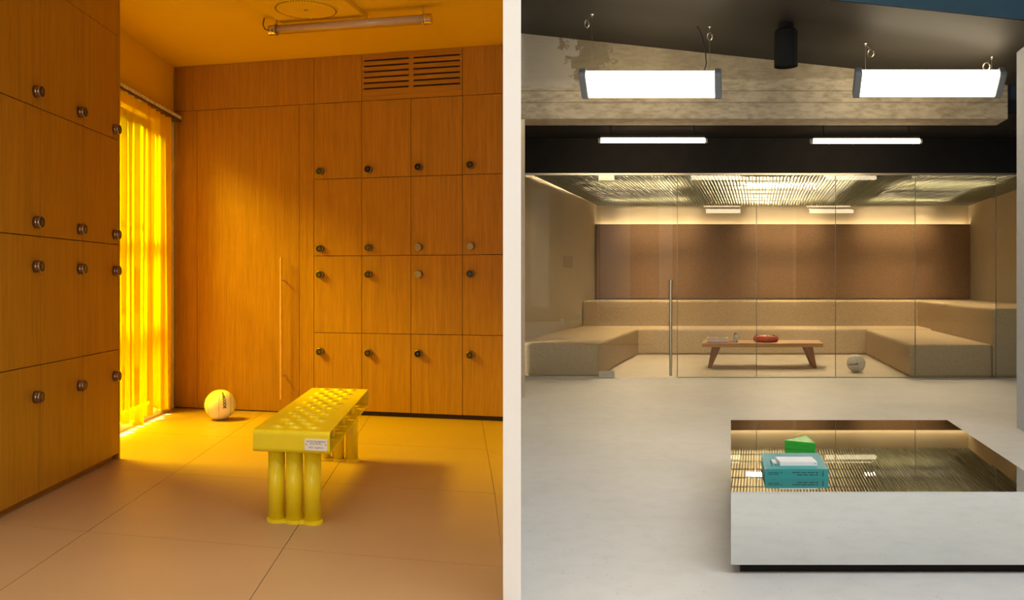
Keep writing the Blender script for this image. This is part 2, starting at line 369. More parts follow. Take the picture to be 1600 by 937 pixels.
# what stands outside that window: a pale terrace wall and paving
struct(MB().box(-6.6, -6.4, 4.0, 12.0, -0.1, 3.2).build('wall_terrace', 'exterior'), 'pale plaster wall outside the curtained window')
struct(MB().box(-6.4, -3.62, 4.0, 12.0, -0.15, -0.05).build('ground_terrace', 'paving'), 'dark paving outside the curtained window')
t = empty('planter', (-4.05, 8.85, -0.05))
MB().box(-0.22, 0.22, -0.55, 0.55, 0.82, 1.28).build('trough', 'dark_metal', t)
for sx in (-0.2, 0.17):
    for sy in (-0.52, 0.48): MB().box(sx, sx + .03, sy, sy + .04, 0, 0.82).build('leg', 'dark_metal', t)
tag(t, 'dark trough on legs seen blurred through the yellow curtain', 'planter')

# locker wall: dark backing with its panels
root_b = struct(MB().box(-0.03, s_end + 0.03, 0.022, 0.15, 0.0, ZC + 0.001).build('wall_back', 'gap'), 'oak veneered wall with a flush door and lockers')
wb_loc = bpt(0); root_b.location = bpt(0) + Matrix.Rotation(TH2, 3, 'Z') @ root_b.location; root_b.rotation_euler = (0, 0, TH2)
GAP = 0.0022
sA, sB, sC, sD = bw(272.5)[0], bw(308)[0], bw(467.5)[0], bw(490.5)[0]
sL = [sD, bw(565)[0], bw(642)[0], bw(722.5)[0], bw(802)[0]]
z_top = (bz(272, 177) + bz(400, 168) + bz(784, 142.2)) / 3
rows_b = [0.036] + [(bz(491, a) + bz(784, c)) / 2 for a, c in ((519.5, 524), (400.7, 396.6), (281.8, 269.3))] + [z_top]
def bpanel(name, s0, s1, z0, z1, mat, parent_loc):
    mb = MB().box(s0 + GAP, s1 - GAP, 0, 0.02, z0 + GAP, z1 - GAP); return mb
def on_wall(mb, name, mat, bevel=0.0008):                # child of wall_back, in wall coordinates
    o = mb.build(name, mat, None, bevel=bevel); R = Matrix.Rotation(TH2, 4, 'Z')
    o.parent = root_b; base = root_b.matrix_basis.copy()
    o.matrix_basis = base.inverted() @ (Matrix.Translation(bpt(0)) @ R @ o.matrix_basis); return o
bpy.context.view_layer.update()
on_wall(bpanel('', sA, sB, 0.008, z_top, '', 0), 'panel', 'oak')
on_wall(bpanel('', sC, sD, 0.008, z_top, '', 0), 'panel', 'oak')
on_wall(bpanel('', sA, sD, z_top, ZC, '', 0), 'panel', 'oak')
on_wall(bpanel('', sL[0], sL[1], z_top, ZC, '', 0), 'panel', 'oak')
on_wall(bpanel('', sL[3], sL[4], z_top, ZC, '', 0), 'panel', 'oak')
# tall flush door
dr = empty('door_1', bpt((sB + sC) / 2), TH2); struct(dr, 'tall flush oak door with a long vertical pull bar')
hw = (sC - sB) / 2
MB().box(-hw + GAP, hw - GAP, 0, 0.02, 0.008, z_top - GAP).build('door_leaf', 'oak', dr, bevel=0.0008)
sh, Yh = bw(445); hx = sh - (sB + sC) / 2
hd = MB().tube([(hx, -0.062, bz(445, 622)), (hx, -0.062, bz(445, 402))], 0.0105, 14).build('handle', 'brass', dr, smooth=False)
for v in (438, 585):
    z = bz(445, v); MB().tube([Vector((hx, -0.052, z)) - hd.location, Vector((hx, 0.0, z)) - hd.location], 0.007, 10).build('standoff', 'brass', hd)

# vent grille: strips with slots between
vg = empty('vent_grille', bpt(sL[1]) + Vector((0, 0, z_top)), TH2); tag(vg, 'horizontal slotted oak vent grille high above the back lockers', 'vent')
vw = sL[3] - sL[1]; vh = ZC - z_top
slots = [(bz(565, 75 + a / 8.89) + bz(721, 75 + c / 8.89)) / 2 - z_top for a, c in ((190, 80), (268, 158), (345, 239), (423, 319), (499, 401), (577, 481))]
sh_ = 0.0075; edges = [0.002] + sorted(slots) + [vh - 0.002]
MB().box(0.004, vw - 0.004, 0.0215, 0.0395, 0.004, vh - 0.004).build('backing', 'gap', vg)
for i in range(len(edges) - 1):
    z0 = edges[i] + (sh_ if i else 0); z1 = edges[i + 1] - (sh_ if i < len(edges) - 2 else 0)
    MB().box(GAP, vw - GAP, 0, 0.021, z0, z1).build('slat', 'oak_h', vg, bevel=0.0006)
for z in slots:
    for x0, x1 in ((GAP, 0.018), (vw * 0.475, vw * 0.52), (vw - 0.022, vw - GAP)):
        MB().box(x0, x1, 0.003, 0.021, z - sh_, z + sh_).build('bridge', 'oak_h', vg)

# ------------------------------------------------------------------ lockers
lock_body = MB().lathe([(0.0, 0.0), (0.031, 0.0), (0.031, -0.016), (0.0295, -0.018), (0.031, -0.020), (0.031, -0.030), (0.0285, -0.033), (0.0, -0.033)], ax='y', n=28).mesh('lock_body', 'lockrim', True)
def keypad_mesh(mat):
    mb = MB().lathe([(0.0, -0.0325), (0.027, -0.0325), (0.027, -0.0345), (0.0255, -0.0355), (0.0, -0.0355)], ax='y', n=28)
    for dx in (-0.0095, 0, 0.0095):
        for dz in (-0.0135, -0.0045, 0.0045, 0.0135):
            if abs(dx) and abs(dz) > 0.01: continue
            mb.box(dx - 0.0016, dx + 0.0016, -0.0360, -0.0354, dz - 0.0022, dz + 0.0022, 1)
    return mb.mesh('keypad', [mat, 'digit'], False)
kp = {'k': keypad_mesh('keypad'), 'g': keypad_mesh('keypad_reflection')}
dcache = {}
def door_mesh(w, h, mat='oak'):
    key = (round(w, 4), round(h, 4), mat)
    if key not in dcache: dcache[key] = MB().box(-w / 2, w / 2, 0, 0.02, 0, h).mesh('door', mat)
    return dcache[key]
def meshob(name, me, parent, loc, bevel=0):
    o = bpy.data.objects.new(name, me); COL.objects.link(o); o.parent = parent; o.location = loc
    if bevel: md = o.modifiers.new('bevel', 'BEVEL'); md.width = bevel; md.segments = 2
    return o
def column(loc, rz, w, rows, locks, label, group, depth=0.45, top=None, faces='kkkk', end=False, near_end=False):
    t = empty('locker_column', loc, rz); tag(t, label, 'locker', group)
    MB().box(0.001, w - 0.001 + (0.0 if not end else 0), 0.0205, depth, rows[0] - 0.002, (top or rows[-1]) - 0.001).build('carcass', 'gap', t)
    MB().box(0.0, w, 0.035, depth, 0, rows[0] - 0.002).build('plinth', 'plinth', t)
    for i in range(len(rows) - 1):
        h = rows[i + 1] - rows[i] - 2 * GAP
        d = meshob('door', door_mesh(w - 2 * GAP, h), t, (w / 2, 0, rows[i] + GAP), 0.0008)
        lx, lz = locks[i]
        meshob('lock', lock_body, d, (lx - w / 2, 0, lz - rows[i] - GAP))
        meshob('keypad', kp[faces[i]], d, (lx - w / 2, 0, lz - rows[i] - GAP))
    if top:
        meshob('upper_panel', door_mesh(w - 2 * GAP, top - rows[-1] - 2 * GAP), t, (w / 2, 0, rows[-1] + GAP), 0.0008)
    if end: MB().box(w, w + 0.02, -0.002, depth, 0.0, top).build('end_panel', 'oak', t, bevel=0.0008)
    if near_end: MB().box(-0.02, -0.0005, -0.002, depth, 0.0, top).build('end_panel', 'oak', t, bevel=0.0008)
    return t
lock_v = [(549, 551, 552, 554), (429, 428.5, 428.5, 428), (388.5, 387, 386, 384.5), (268, 265, 261.5, 258)]
lock_u = (501.5, 577, 655, 736)
names_b = ['oak locker column on the back wall, directly right of the tall door', 'oak locker column, second from the tall door, under the left half of the vent',
           'oak locker column, third from the tall door, under the right half of the vent', 'oak locker column at the white partition, fourth from the tall door']
faces_b = ['kkkk', 'kkkk', 'kggk', 'kkgk']
for i in range(4):
    w = sL[i + 1] - sL[i]; lx = bw(lock_u[i])[0] - sL[i]
    column(bpt(sL[i]), TH2, w, rows_b, [(lx, bz(lock_u[i], lock_v[r][i])) for r in range(4)], names_b[i], 'oak locker columns on the back wall', depth=0.0395, faces=faces_b[i])

# left bank
A0 = Vector((*fl(0, 811.5), 0)); A1 = Vector((*fl(187, 716), 0)); ea = (A1 - A0).normalized(); THA = math.atan2(ea.y, ea.x)
def lb(u):                                            # distance along the bank front measured from A0
    k = (u - PX) / F; return (k * A0.y - A0.x) / (ea.x - k * ea.y)
def lby(u): return A0.y + lb(u) * ea.y
rows_l = [0.035, 0.678, 1.325, 1.97, 2.61]
e1, e2, e3 = lb(63), lb(130), lb(185.2)
cols = [(e1 - (e2 - e1), e1), (e1, e2), (e2, e3)]
lu = (55, 124, 178.5); lv = [(620, 602, 587.5), (416, 420, 423), (347, 358, 366.5), (143, 175, 202)]
names_l = ['oak locker column nearest the camera, at the left edge', 'oak locker column in the middle of the left bank', 'oak locker column of the left bank next to the yellow curtain']
for i in range(3):
    x0, x1 = cols[i]; lx = lb(lu[i]) - x0
    column(A0 + ea * x0, THA, x1 - x0, rows_l, [(lx, zat(lv[r][i], lby(lu[i]))) for r in range(4)], names_l[i], 'oak locker columns of the left bank', depth=0.44, top=ZC - 0.002, end=(i == 2), near_end=(i == 0))

# ------------------------------------------------------------------ curtain and track
def cpt(y, dx, z): return Vector((LW(y) + dx, y, z))
tr = empty('curtain_track', cpt(6.5, 0.05, zt - 0.05)); tag(tr, 'bronze curtain track with clear gliders above the yellow curtain', 'curtain track')
mb = MB(); y0, y1 = 5.3, Cy - 0.02
mb.prism([(LW(y0) + 0.002, y0), (LW(y0) + 0.07, y0), (LW(y1) + 0.07, y1), (LW(y1) + 0.002, y1)], zt - 0.055, zt - 0.005)
mb.v = [p - tr.location for p in mb.v]; mb.build('rail', 'rail', tr)
mb = MB()
for i in range(int((y1 - y0) / 0.038)):
    y = y0 + 0.02 + i * 0.038; p = cpt(y, 0.073, zt - 0.026) - tr.location
    mb.box(p.x - 0.004, p.x + 0.010, p.y - 0.008, p.y + 0.008, p.z - 0.012, p.z + 0.012)
stuff(mb.build('gliders', 'clear', tr))
def curtain_panel(yc0, yc1, mat, label, dx0, ny, drift):
    vs = []; fs = []; nz = 26
    for j in range(nz + 1):
        q = j / nz; z = zt - 0.058 - q * (zt - 0.058 - 0.055)
        for i in range(ny + 1):
            s = i / ny; y = yc0 + (yc1 - yc0) * s
            fold = 0.022 * math.sin(y * 2 * math.pi / 0.125 + 0.5 * math.sin(y * 7)) + 0.010 * math.sin(y * 2 * math.pi / 0.31 + 2.2 * q)
            zz = z + (0.030 * math.sin(y * 9.0) + 0.018 * math.sin(y * 23)) * max(0, q - 0.9) * 10
            yy = y - drift * q ** 3 * s ** 8
            vs.append(cpt(yy, dx0 + fold * (0.55 + 0.6 * q), zz))
    for j in range(nz):
        for i in range(ny):
            a = j * (ny + 1) + i; fs.append([a, a + 1, a + ny + 2, a + ny + 1])
    return tag(MB().add(vs, fs).build('curtain', mat, smooth=True), label, 'curtain', 'yellow curtain panels')
curtain_panel(5.3, 7.03, 'curtain', 'sheer see-through yellow curtain panel beside the left locker bank', 0.058, 150, 0.0)
curtain_panel(7.02, Cy - 0.19, 'curtain_dense', 'denser yellow curtain panel in soft folds next to the white corner', 0.040, 70, 0.05)

# ------------------------------------------------------------------ ceiling diffuser and glass tube lamp
dfc = Vector((-1.375, 5.98, ZC))
t = empty('ceiling_diffuser', dfc, math.atan(-0.20)); tag(t, 'square ochre ceiling panel with a round perforated air diffuser', 'air vent')
MB().box(-0.315, 0.315, -0.33, 0.33, -0.035, -0.001).build('square_panel', 'yellow_paint', t, bevel=0.003)
prof = [(0.0, -0.047)]
for k in range(9): prof += [(0.02 + k * 0.02, -0.0470), (0.022 + k * 0.02, -0.0463), (0.028 + k * 0.02, -0.0463), (0.030 + k * 0.02, -0.0470)]
prof += [(0.205, -0.045), (0.212, -0.035)]
MB().lathe(prof, n=48).build('round_plate', 'yellow_paint', t)
mb = MB()
for k in range(64):
    a = k * 2 * math.pi / 64; c, s_ = math.cos(a), math.sin(a)
    for (ra, rb, w) in ((0.194, 0.202, 0.0035), (0.010, 0.014, 0.0007)):
        if ra < 0.05 and k % 2: continue
        mb.prism([(ra * c + w * s_, ra * s_ - w * c), (rb * c + w * s_, rb * s_ - w * c), (rb * c - w * s_, rb * s_ + w * c), (ra * c - w * s_, ra * s_ + w * c)], -0.0484, -0.0465)
stuff(mb.build('perforations', 'gap', t))

zl = 2.865
ya = (zl - CZ) * F / (H - 47.5); pa = Vector((xat(421, ya), ya, zl)); yb = (zl - CZ) * F / (H - 29.5); pb = Vector((xat(674, yb), yb, zl))
dl = (pb - pa); ln = dl.length; t = empty('tube_lamp', (pa + pb) / 2, math.atan2(dl.y, dl.x))
tag(t, 'unlit clear glass tube lamp with chrome ends fixed under the ochre ceiling', 'lamp')
MB().tube([(-ln / 2 + 0.03, 0, 0), (ln / 2 - 0.03, 0, 0)], 0.033, 24).build('glass_tube', 'tube_glass', t, smooth=True)
MB().tube([(-ln / 2 + 0.03, 0, 0.004), (ln / 2 - 0.03, 0, 0.004)], 0.024, 20).build('inner_tube', 'frost', t, smooth=True)
for sx in (-1, 1):
    e = MB().lathe([(0.0, -0.024), (0.032, -0.024), (0.036, -0.020), (0.036, -0.004), (0.033, 0.0), (0.036, 0.004), (0.036, 0.012), (0.033, 0.014), (0.036, 0.016), (0.036, 0.024), (0.0, 0.024)], c=(sx * (ln / 2 - 0.024), 0, 0), ax='x', n=24).build('end_cap', 'chrome', t, smooth=False)
    MB().ring((sx * (ln / 2 - 0.055), 0, 0), (1, 0, 0), 0.038, 0.0035, 28, 8).build('clamp', 'chrome', t, smooth=True)
    MB().tube([(sx * (ln / 2 - 0.055), 0, 0.036), (sx * (ln / 2 - 0.055), 0, ZC - zl - 0.0005)], 0.008, 10).build('bracket', 'chrome', t)
MB().tube([(-ln / 2, 0, 0), (-ln / 2 - 0.035, 0, 0.01), (-ln / 2 - 0.05, 0, 0.045), (-ln / 2 - 0.04, 0, ZC - zl - 0.001)], 0.004, 8).build('cable', 'cable', t, smooth=True)

# ------------------------------------------------------------------ basketballs
def ball(loc, R, label, rot, lat0, lon0, size):
    t = empty('basketball', loc); tag(t, label, 'ball', 'cream basketballs')
    mb = MB(); n, k = 40, 24; vs = [(0, 0, R)]
    for j in range(1, k):
        for i in range(n):
            a, c = math.pi * j / k, 2 * math.pi * i / n; vs.append((R * math.sin(a) * math.cos(c), R * math.sin(a) * math.sin(c), R * math.cos(a)))
    vs.append((0, 0, -R)); fs = [[0, 1 + i, 1 + (i + 1) % n] for i in range(n)]
    for j in range(k - 2):
        for i in range(n): fs.append([1 + j * n + i, 1 + (j + 1) * n + i, 1 + (j + 1) * n + (i + 1) % n, 1 + j * n + (i + 1) % n])
    b0 = 1 + (k - 2) * n; fs += [[b0 + i, len(vs) - 1, b0 + (i + 1) % n] for i in range(n)]
    mb.add(vs, fs); me = mb.mesh('skin', 'ball', True)
    sk = meshob('skin', me, t, (0, 0, R))
    Rm = Matrix.Rotation(rot[2], 3, 'Z') @ Matrix.Rotation(rot[1], 3, 'Y') @ Matrix.Rotation(rot[0], 3, 'X')
    def seam(fn, m=64):
        pts = [Rm @ (Vector(fn(2 * math.pi * i / m)).normalized() * (R * 0.9985)) + Vector((0, 0, R)) for i in range(m + 1)]
        MB().tube(pts, R * 0.011, 6).build('seam', 'seam', t, smooth=True)
    seam(lambda a: (0, math.cos(a), math.sin(a)))
    seam(lambda a: (math.cos(a), math.sin(a), 0.0)) if rot[0] else seam(lambda a: (math.cos(a), 0.35 * math.sin(a), math.sin(a)) if False else (math.cos(a), math.sin(a) * 0.26, math.sin(a) * 0.97))
    for s in (-1, 1):
        seam(lambda a: (s * 0.75, 0.72 * math.cos(a), 0.95 * math.sin(a)))
        seam(lambda a: (s * 1.35, 0.62 * math.cos(a), 0.55 * math.sin(a)))
    vs, fs = text_mesh('BARCODE', size, bold=0.0012)
    out = []
    for v in vs:
        lat = lat0 - v.x / R; lon = lon0 + v.y / R
        p = Vector((math.sin(lon) * math.cos(lat), -math.cos(lon) * math.cos(lat), math.sin(lat))) * (R * 1.006)
        out.append((Rm @ p if rot[0] else p) + Vector((0, 0, R)))
    MB().add(out, fs).build('lettering', 'ink', t)
    return t
bx, by = fl(344, 655.5)
ball((bx, by, 0.0), 0.119, 'cream basketball on the tiled floor in front of the tall oak door', (0, 0, 0), math.radians(27), math.radians(21), 0.031).rotation_euler = (0, 0, math.radians(13))
bx, by = fl(1337.5, 581.0)
ball((bx, by, 0.0), 0.108, 'cream basketball on the floor behind the glass, right of the low table', (math.radians(6), math.radians(-100), math.radians(-20)), math.radians(26), math.radians(-2), 0.027)

# ------------------------------------------------------------------ yellow bench
ZS, ZB = 0.43, 0.330
q = {k: Vector((*fl(u, v, ZS), 0)) for k, (u, v) in dict(fl=(395, 671), fr=(515, 675), br=(576, 607.5), bl=(488.6, 605)).items()}
org = (q['fl'] + q['fr']) / 2
ewv = ((q['fr'] - q['fl']) + (q['br'] - q['bl'])) / 2; W = ewv.length; ew = ewv / W
elv = ((q['bl'] - q['fl']) + (q['br'] - q['fr'])) / 2; Lb = elv.length; el = elv / Lb
def bp(w, l, z): return ew * w + el * l + Vector((0, 0, z))          # w across from the middle, l from the front end
t = empty('bench', org); tag(t, 'yellow metal bench with pierced seat on grouped tube legs', 'bench')
R_, th = 0.020, 0.005
# seat loop: front end, underside, back end (open along both sides)
prof = []
def arc(cx, cz, a0, a1, r, n=6): return [(cx + r * math.cos(a0 + (a1 - a0) * i / n), cz + r * math.sin(a0 + (a1 - a0) * i / n)) for i in range(n + 1)]
pi = math.pi
outer = arc(R_, ZS - R_, pi / 2, pi, R_) + arc(R_, ZB + R_, pi, 1.5 * pi, R_) + arc(Lb - R_, ZB + R_, 1.5 * pi, 2 * pi, R_) + arc(Lb - R_, ZS - R_, 0, pi / 2, R_)
inner = arc(R_, ZS - R_, pi / 2, pi, R_ - th) + arc(R_, ZB + R_, pi, 1.5 * pi, R_ - th) + arc(Lb - R_, ZB + R_, 1.5 * pi, 2 * pi, R_ - th) + arc(Lb - R_, ZS - R_, 0, pi / 2, R_ - th)
mb = MB(); n = len(outer)
vs = [bp(sg * W / 2, l, z) for sg in (-1, 1) for (l, z) in outer + inner]
fs = []
for i in range(n - 1):
    fs += [[i, i + 1, 2 * n + i + 1, 2 * n + i], [n + i, 3 * n + i, 3 * n + i + 1, n + i + 1], [i, n + i, n + i + 1, i + 1], [2 * n + i, 2 * n + i + 1, 3 * n + i + 1, 3 * n + i]]
mb.add(vs, fs); mb.build('seat_loop', 'bench', t, smooth=False)
# pierced top plate: rows of pointed oval holes
rows_n = 15; mw = 0.052; l0, l1 = R_, Lb - R_; rl = 0.045
mb = MB()
def quad(w0, w1, a, c):
    for z, fl_ in ((ZS, 0), (ZS - th, 1)):
        mb.add([bp(w0, a, z), bp(w1, a, z), bp(w1, c, z), bp(w0, c, z)], [[0, 1, 2, 3]])
quad(-W / 2, W / 2, l0, rl); quad(-W / 2, W / 2, Lb - rl, l1)
quad(-W / 2, -W / 2 + mw, rl, Lb - rl); quad(W / 2 - mw, W / 2, rl, Lb - rl)
for sg in (-1, 1): mb.add([bp(sg * W / 2, l0, ZS), bp(sg * W / 2, l1, ZS), bp(sg * W / 2, l1, ZS - th), bp(sg * W / 2, l0, ZS - th)], [[0, 1, 2, 3]])
rd = (Lb - 2 * rl) / rows_n; iw = W - 2 * mw; cw = iw / 3.0
slots_c = []
for r in range(rows_n):
    a, c = rl + r * rd, rl + (r + 1) * rd
    if r % 2 == 0: cells = [(-iw / 2 + k * cw, -iw / 2 + (k + 1) * cw) for k in range(3)]
    else:
        cells = [(-iw / 2 + cw / 2 + k * cw, -iw / 2 + cw / 2 + (k + 1) * cw) for k in range(2)]
        quad(-iw / 2, -iw / 2 + cw / 2, a, c); quad(iw / 2 - cw / 2, iw / 2, a, c)
    for w0, w1 in cells:
        wc, lc = (w0 + w1) / 2, (a + c) / 2; hwid, hl = cw * 0.43, 0.024
        m = 8; lens = [(wc - hwid + 2 * hwid * k / m, lc - hl * math.sin(pi * k / m)) for k in range(m + 1)] + [(wc + hwid - 2 * hwid * k / m, lc + hl * math.sin(pi * k / m)) for k in range(1, m)]
        rect = [(w0 + (w1 - w0) * k / m, a) for k in range(m + 1)] + [(w1 - (w1 - w0) * k / m, c) for k in range(1, m)]
        rect[0] = (w0, lc); rect[m] = (w1, lc)
        rect2 = [(w0, lc), (w0, a)] ; k_n = len(lens)
        for z in (ZS, ZS - th):
            base = [bp(x, y, z) for x, y in lens] + [bp(x, y, z) for x, y in rect]
            mb.add(base, [[i, (i + 1) % k_n, k_n + (i + 1) % k_n, k_n + i] for i in range(k_n)])
            mb.add([bp(w0, a, z), bp(*rect[1], z), bp(w0, lc, z)], [[0, 1, 2]]); mb.add([bp(w1, a, z), bp(*rect[m - 1], z), bp(w1, lc, z)], [[0, 1, 2]])
            mb.add([bp(w1, c, z), bp(*rect[m + 1], z), bp(w1, lc, z)], [[0, 1, 2]]); mb.add([bp(w0, c, z), bp(*rect[-1], z), bp(w0, lc, z)], [[0, 1, 2]])
        slots_c.append((wc, lc, hwid, hl))
mb.build('seat_top', 'bench', t)
# louvre lip pressed up along the front edge of each hole
lm = MB(); wc, lc, hwid, hl = 0, 0, slots_c[0][2], slots_c[0][3]; m = 10
vs = []
for k in range(m + 1):
    x = -hwid + 2 * hwid * k / m; s_ = math.sin(pi * k / m)
    for (fy, fz) in ((-1.0, 0.0), (-0.8, 0.75), (-0.45, 1.0)): vs.append(bp(x, hl * s_ * fy, 0.0105 * s_ * fz + 0.0003))
lm.add(vs, [[k * 3 + j, (k + 1) * 3 + j, (k + 1) * 3 + j + 1, k * 3 + j + 1] for k in range(m) for j in range(2)])
lip = lm.mesh('louvre', 'bench', True)
for (wc, lc, _, _) in slots_c: meshob('louvre', lip, t, bp(wc, lc, ZS))
# legs in threes on scalloped feet
for lpos in (0.088, Lb - 0.10):
    ws = (-0.089, 0.0, 0.089)
    for w in ws: MB().tube([bp(w, lpos, 0.012), bp(w, lpos, ZB + 0.0005)], 0.0375, 28).build('leg', 'bench', t, smooth=False, bevel=0)
    pts = []; mW = 0.089 + 0.049
    for k in range(49):
        x = -mW + 2 * mW * k / 48; y = max([math.sqrt(max(0, 0.049 ** 2 - (x - w) ** 2)) for w in ws] + [0.034 if abs(x) < 0.10 else 0]); pts.append((x, -y))
    pts += [(x, -y) for x, y in pts[::-1][1:-1]]
    pp = [bp(x, lpos + y, 0) for x, y in pts]
    MB().prism([(p.x, p.y) for p in pp], 0.0, 0.013).build('foot_plate', 'bench', t)
for o in [o for o in COL.objects if o.name.startswith('leg') and o.parent == t]:
    for p in o.data.polygons: p.use_smooth = len(p.vertices) == 4
for lpos in (0.42, 0.80, 1.18):
    MB().tube([bp(W / 2 - 0.06, lpos, ZB + th), bp(W / 2 - 0.06, lpos, ZS - th)], 0.018, 16).build('spacer', 'bench', t)
# plaque on the front end
pc = [(476.5, 512), (685.5, 703.5)]
Yf = (org + t.location * 0).y
wq0 = ((476.5 - 395) / 120 - 0.5) * W; wq1 = ((511.5 - 395) / 120 - 0.5) * W; zq0, zq1 = ZS - 0.083, ZS - 0.031
pts = []; rr = 0.006
for cx_, cz_, a in ((wq1 - rr, zq1 - rr, 0), (wq0 + rr, zq1 - rr, pi / 2), (wq0 + rr, zq0 + rr, pi), (wq1 - rr, zq0 + rr, 1.5 * pi)):
    pts += arc(cx_, cz_, a, a + pi / 2, rr, 4)
vs = [bp(x, -0.0005, z) for x, z in pts] + [bp(x, -0.0035, z) for x, z in pts]; n = len(pts)
pl = MB().add(vs, [list(range(n)), list(range(n, 2 * n))] + [[i, (i + 1) % n, n + (i + 1) % n, n + i] for i in range(n)]).build('plaque', 'plaque', t); pl['label'] = 'white plaque with black lettering'
def on_front(txt, size, wc, zc):
    vs, fs = text_mesh(txt, size)
    o = MB().add([bp(wc + v.x, -0.0040, zc + v.y) - pl.location for v in vs], fs).build('lettering', 'ink', pl)
zc = (zq0 + zq1) / 2; wc = (wq0 + wq1) / 2
on_front('OUTDOOR BENCH', 0.0105, wc, zc + 0.0135); on_front('(FULL METAL)', 0.0095, wc, zc + 0.004); on_front('2022 - Supaform', 0.0105, wc, zc - 0.0125)
for w in (wq0 + 0.008, wq1 - 0.008):
    MB().tube([bp(w, -0.003, zc + 0.001) - pl.location, bp(w, -0.0055, zc + 0.001) - pl.location], 0.003, 10).build('rivet', 'lockrim', pl)

# ================================================================== white partition between the two rooms
mb = MB().box(-0.030, 0.030, 3.0, 8.45, 0, 4.6); mb.box(-0.030, 0.030, -4.0, 3.0, ZC, 4.6)
struct(mb.build('wall_partition', 'white_paint'), 'white partition wall dividing the locker room from the hall')

# ================================================================== RIGHT: HALL — shell
SR = (1152 - PX) / F                                       # plan direction of the hall's depth lines
YG = 1.1 * F / (590 - H)                                   # glass front
struct(MB().box(0.0, 12.0, -4.0, YG - 0.005, -0.1, 0.0).build('floor', 'floor'), 'pale grey polished concrete floor of the hall')
struct(MB().box(-1.2, 12.0, YG - 0.005, 17.0, -0.1, 0.0).build('floor', 'inner_floor'), 'sand coloured floor inside the glass room')
struct(MB().box(-3.6, 12.2, -4.2, -4.0, 0, 4.6).build('wall_rear', 'mid_grey'), 'grey rear wall')
struct(MB().box(12.0, 12.2, -4.0, 17.0, 0, 4.6).build('wall_right', 'mid_grey'), 'grey side wall of the hall')
struct(MB().box(0.03, 12.0, -4.0, 6.70, 4.6, 4.8).build('ceiling', 'mid_grey'), 'high grey roof of the hall')
for k, (x0, x1) in enumerate(((6.9, 7.7), (0.5, 1.0), (2.4, 3.2), (4.0, 4.35))):  # unseen white panels added as pale strips for the glass front to reflect
    struct(MB().box(x0, x1, -3.99, -3.9, 0.4, 3.6).build('trim_%d' % (k + 1), 'white_paint'), 'white panel added on the rear wall for the glass to reflect')
# beam
YB0 = 8.48; ZBm = zat(185.5, YB0); YB1 = (ZBm - CZ) * F / (H - 196)
xb0, xb1 = xat(790, YB0), xat(1575, YB0); zb0, zb1 = zat(49.5, YB0), zat(133, YB0)
mb = MB(); mb.prism([(0.031, YB0), (xb1, YB0), (xb1 + SR * (YB1 - YB0), YB1), (0.031, YB1)], ZBm, [zb0 + 0.04, zb1 + 0.04, zb1 + 0.04, zb0 + 0.04])
bm_ = mb.build('concrete_beam', 'concrete', bevel=0.006); struct(bm_, 'raw board marked concrete beam across the hall')
xp = xat(820.2, YB0)
struct(MB().prism([(0.031, YB0 + 0.01), (xp, YB0 + 0.01), (xp + 0.02, YG - 0.03), (0.031, YG - 0.03)], 0, ZBm).build('wall_left', 'jamb'), 'narrow beige wall end under the beam')
# sloped dark soffit in front of the beam, blue face above its edge
def zs(X): return zb0 + (zb1 - zb0) * (X - xb0) / (xb1 - xb0)
YS0 = 6.70
mb = MB(); X0, X1 = 0.031, 9.0
mb.prism([(X0, YS0), (X1, YS0), (X1, YB0), (X0, YB0)], [zs(X0), zs(X1), zs(X1), zs(X0)], [zs(X0) + .1, zs(X1) + .1, zs(X1) + .1, zs(X0) + .1])
struct(mb.build('ceiling', 'soffit'), 'dark sloping soffit above the hanging lamps')
mb = MB(); mb.prism([(X0, YS0 - 0.012), (X1, YS0 - 0.012), (X1, YS0 - 0.001), (X0, YS0 - 0.001)], [zs(X0) + .003, zs(X1) + .003, zs(X1) + .003, zs(X0) + .003], 4.6)
struct(mb.build('trim_5', 'blue'), 'blue painted face above the edge of the dark soffit')
# dark ceiling and bulkhead behind the beam
ZH = zat(273.5, YG)
struct(MB().box(-1.2, 12.0, YB1 - 0.2, YG + 0.02, 2.72, 2.85).build('ceiling', 'black'), 'black ceiling between the beam and the glass room')
struct(MB().box(-1.2, 12.0, YG - 0.03, YG + 0.06, ZH + 0.022, 3.40).build('wall_bulkhead', 'black'), 'black bulkhead above the glass front')
struct(MB().box(xb1 + 0.25, 12.0, YB0 + 0.3, YB0 + 0.4, 2.60, 3.6).build('wall_dark', 'black'), 'black wall closing the space beside the beam')
# stucco pier at the right
px_, py_ = fl(1588.5, 668)
mb = MB().prism([(px_ - SR * 0.6, py_ - 0.6), (px_ - SR * 0.6 + 0.5, py_ - 0.6), (px_ + 0.5, py_), (px_, py_)], 0, zat(82, py_))
struct(mb.build('wall_pier', 'stucco'), 'rough grey stucco pier at the right edge')

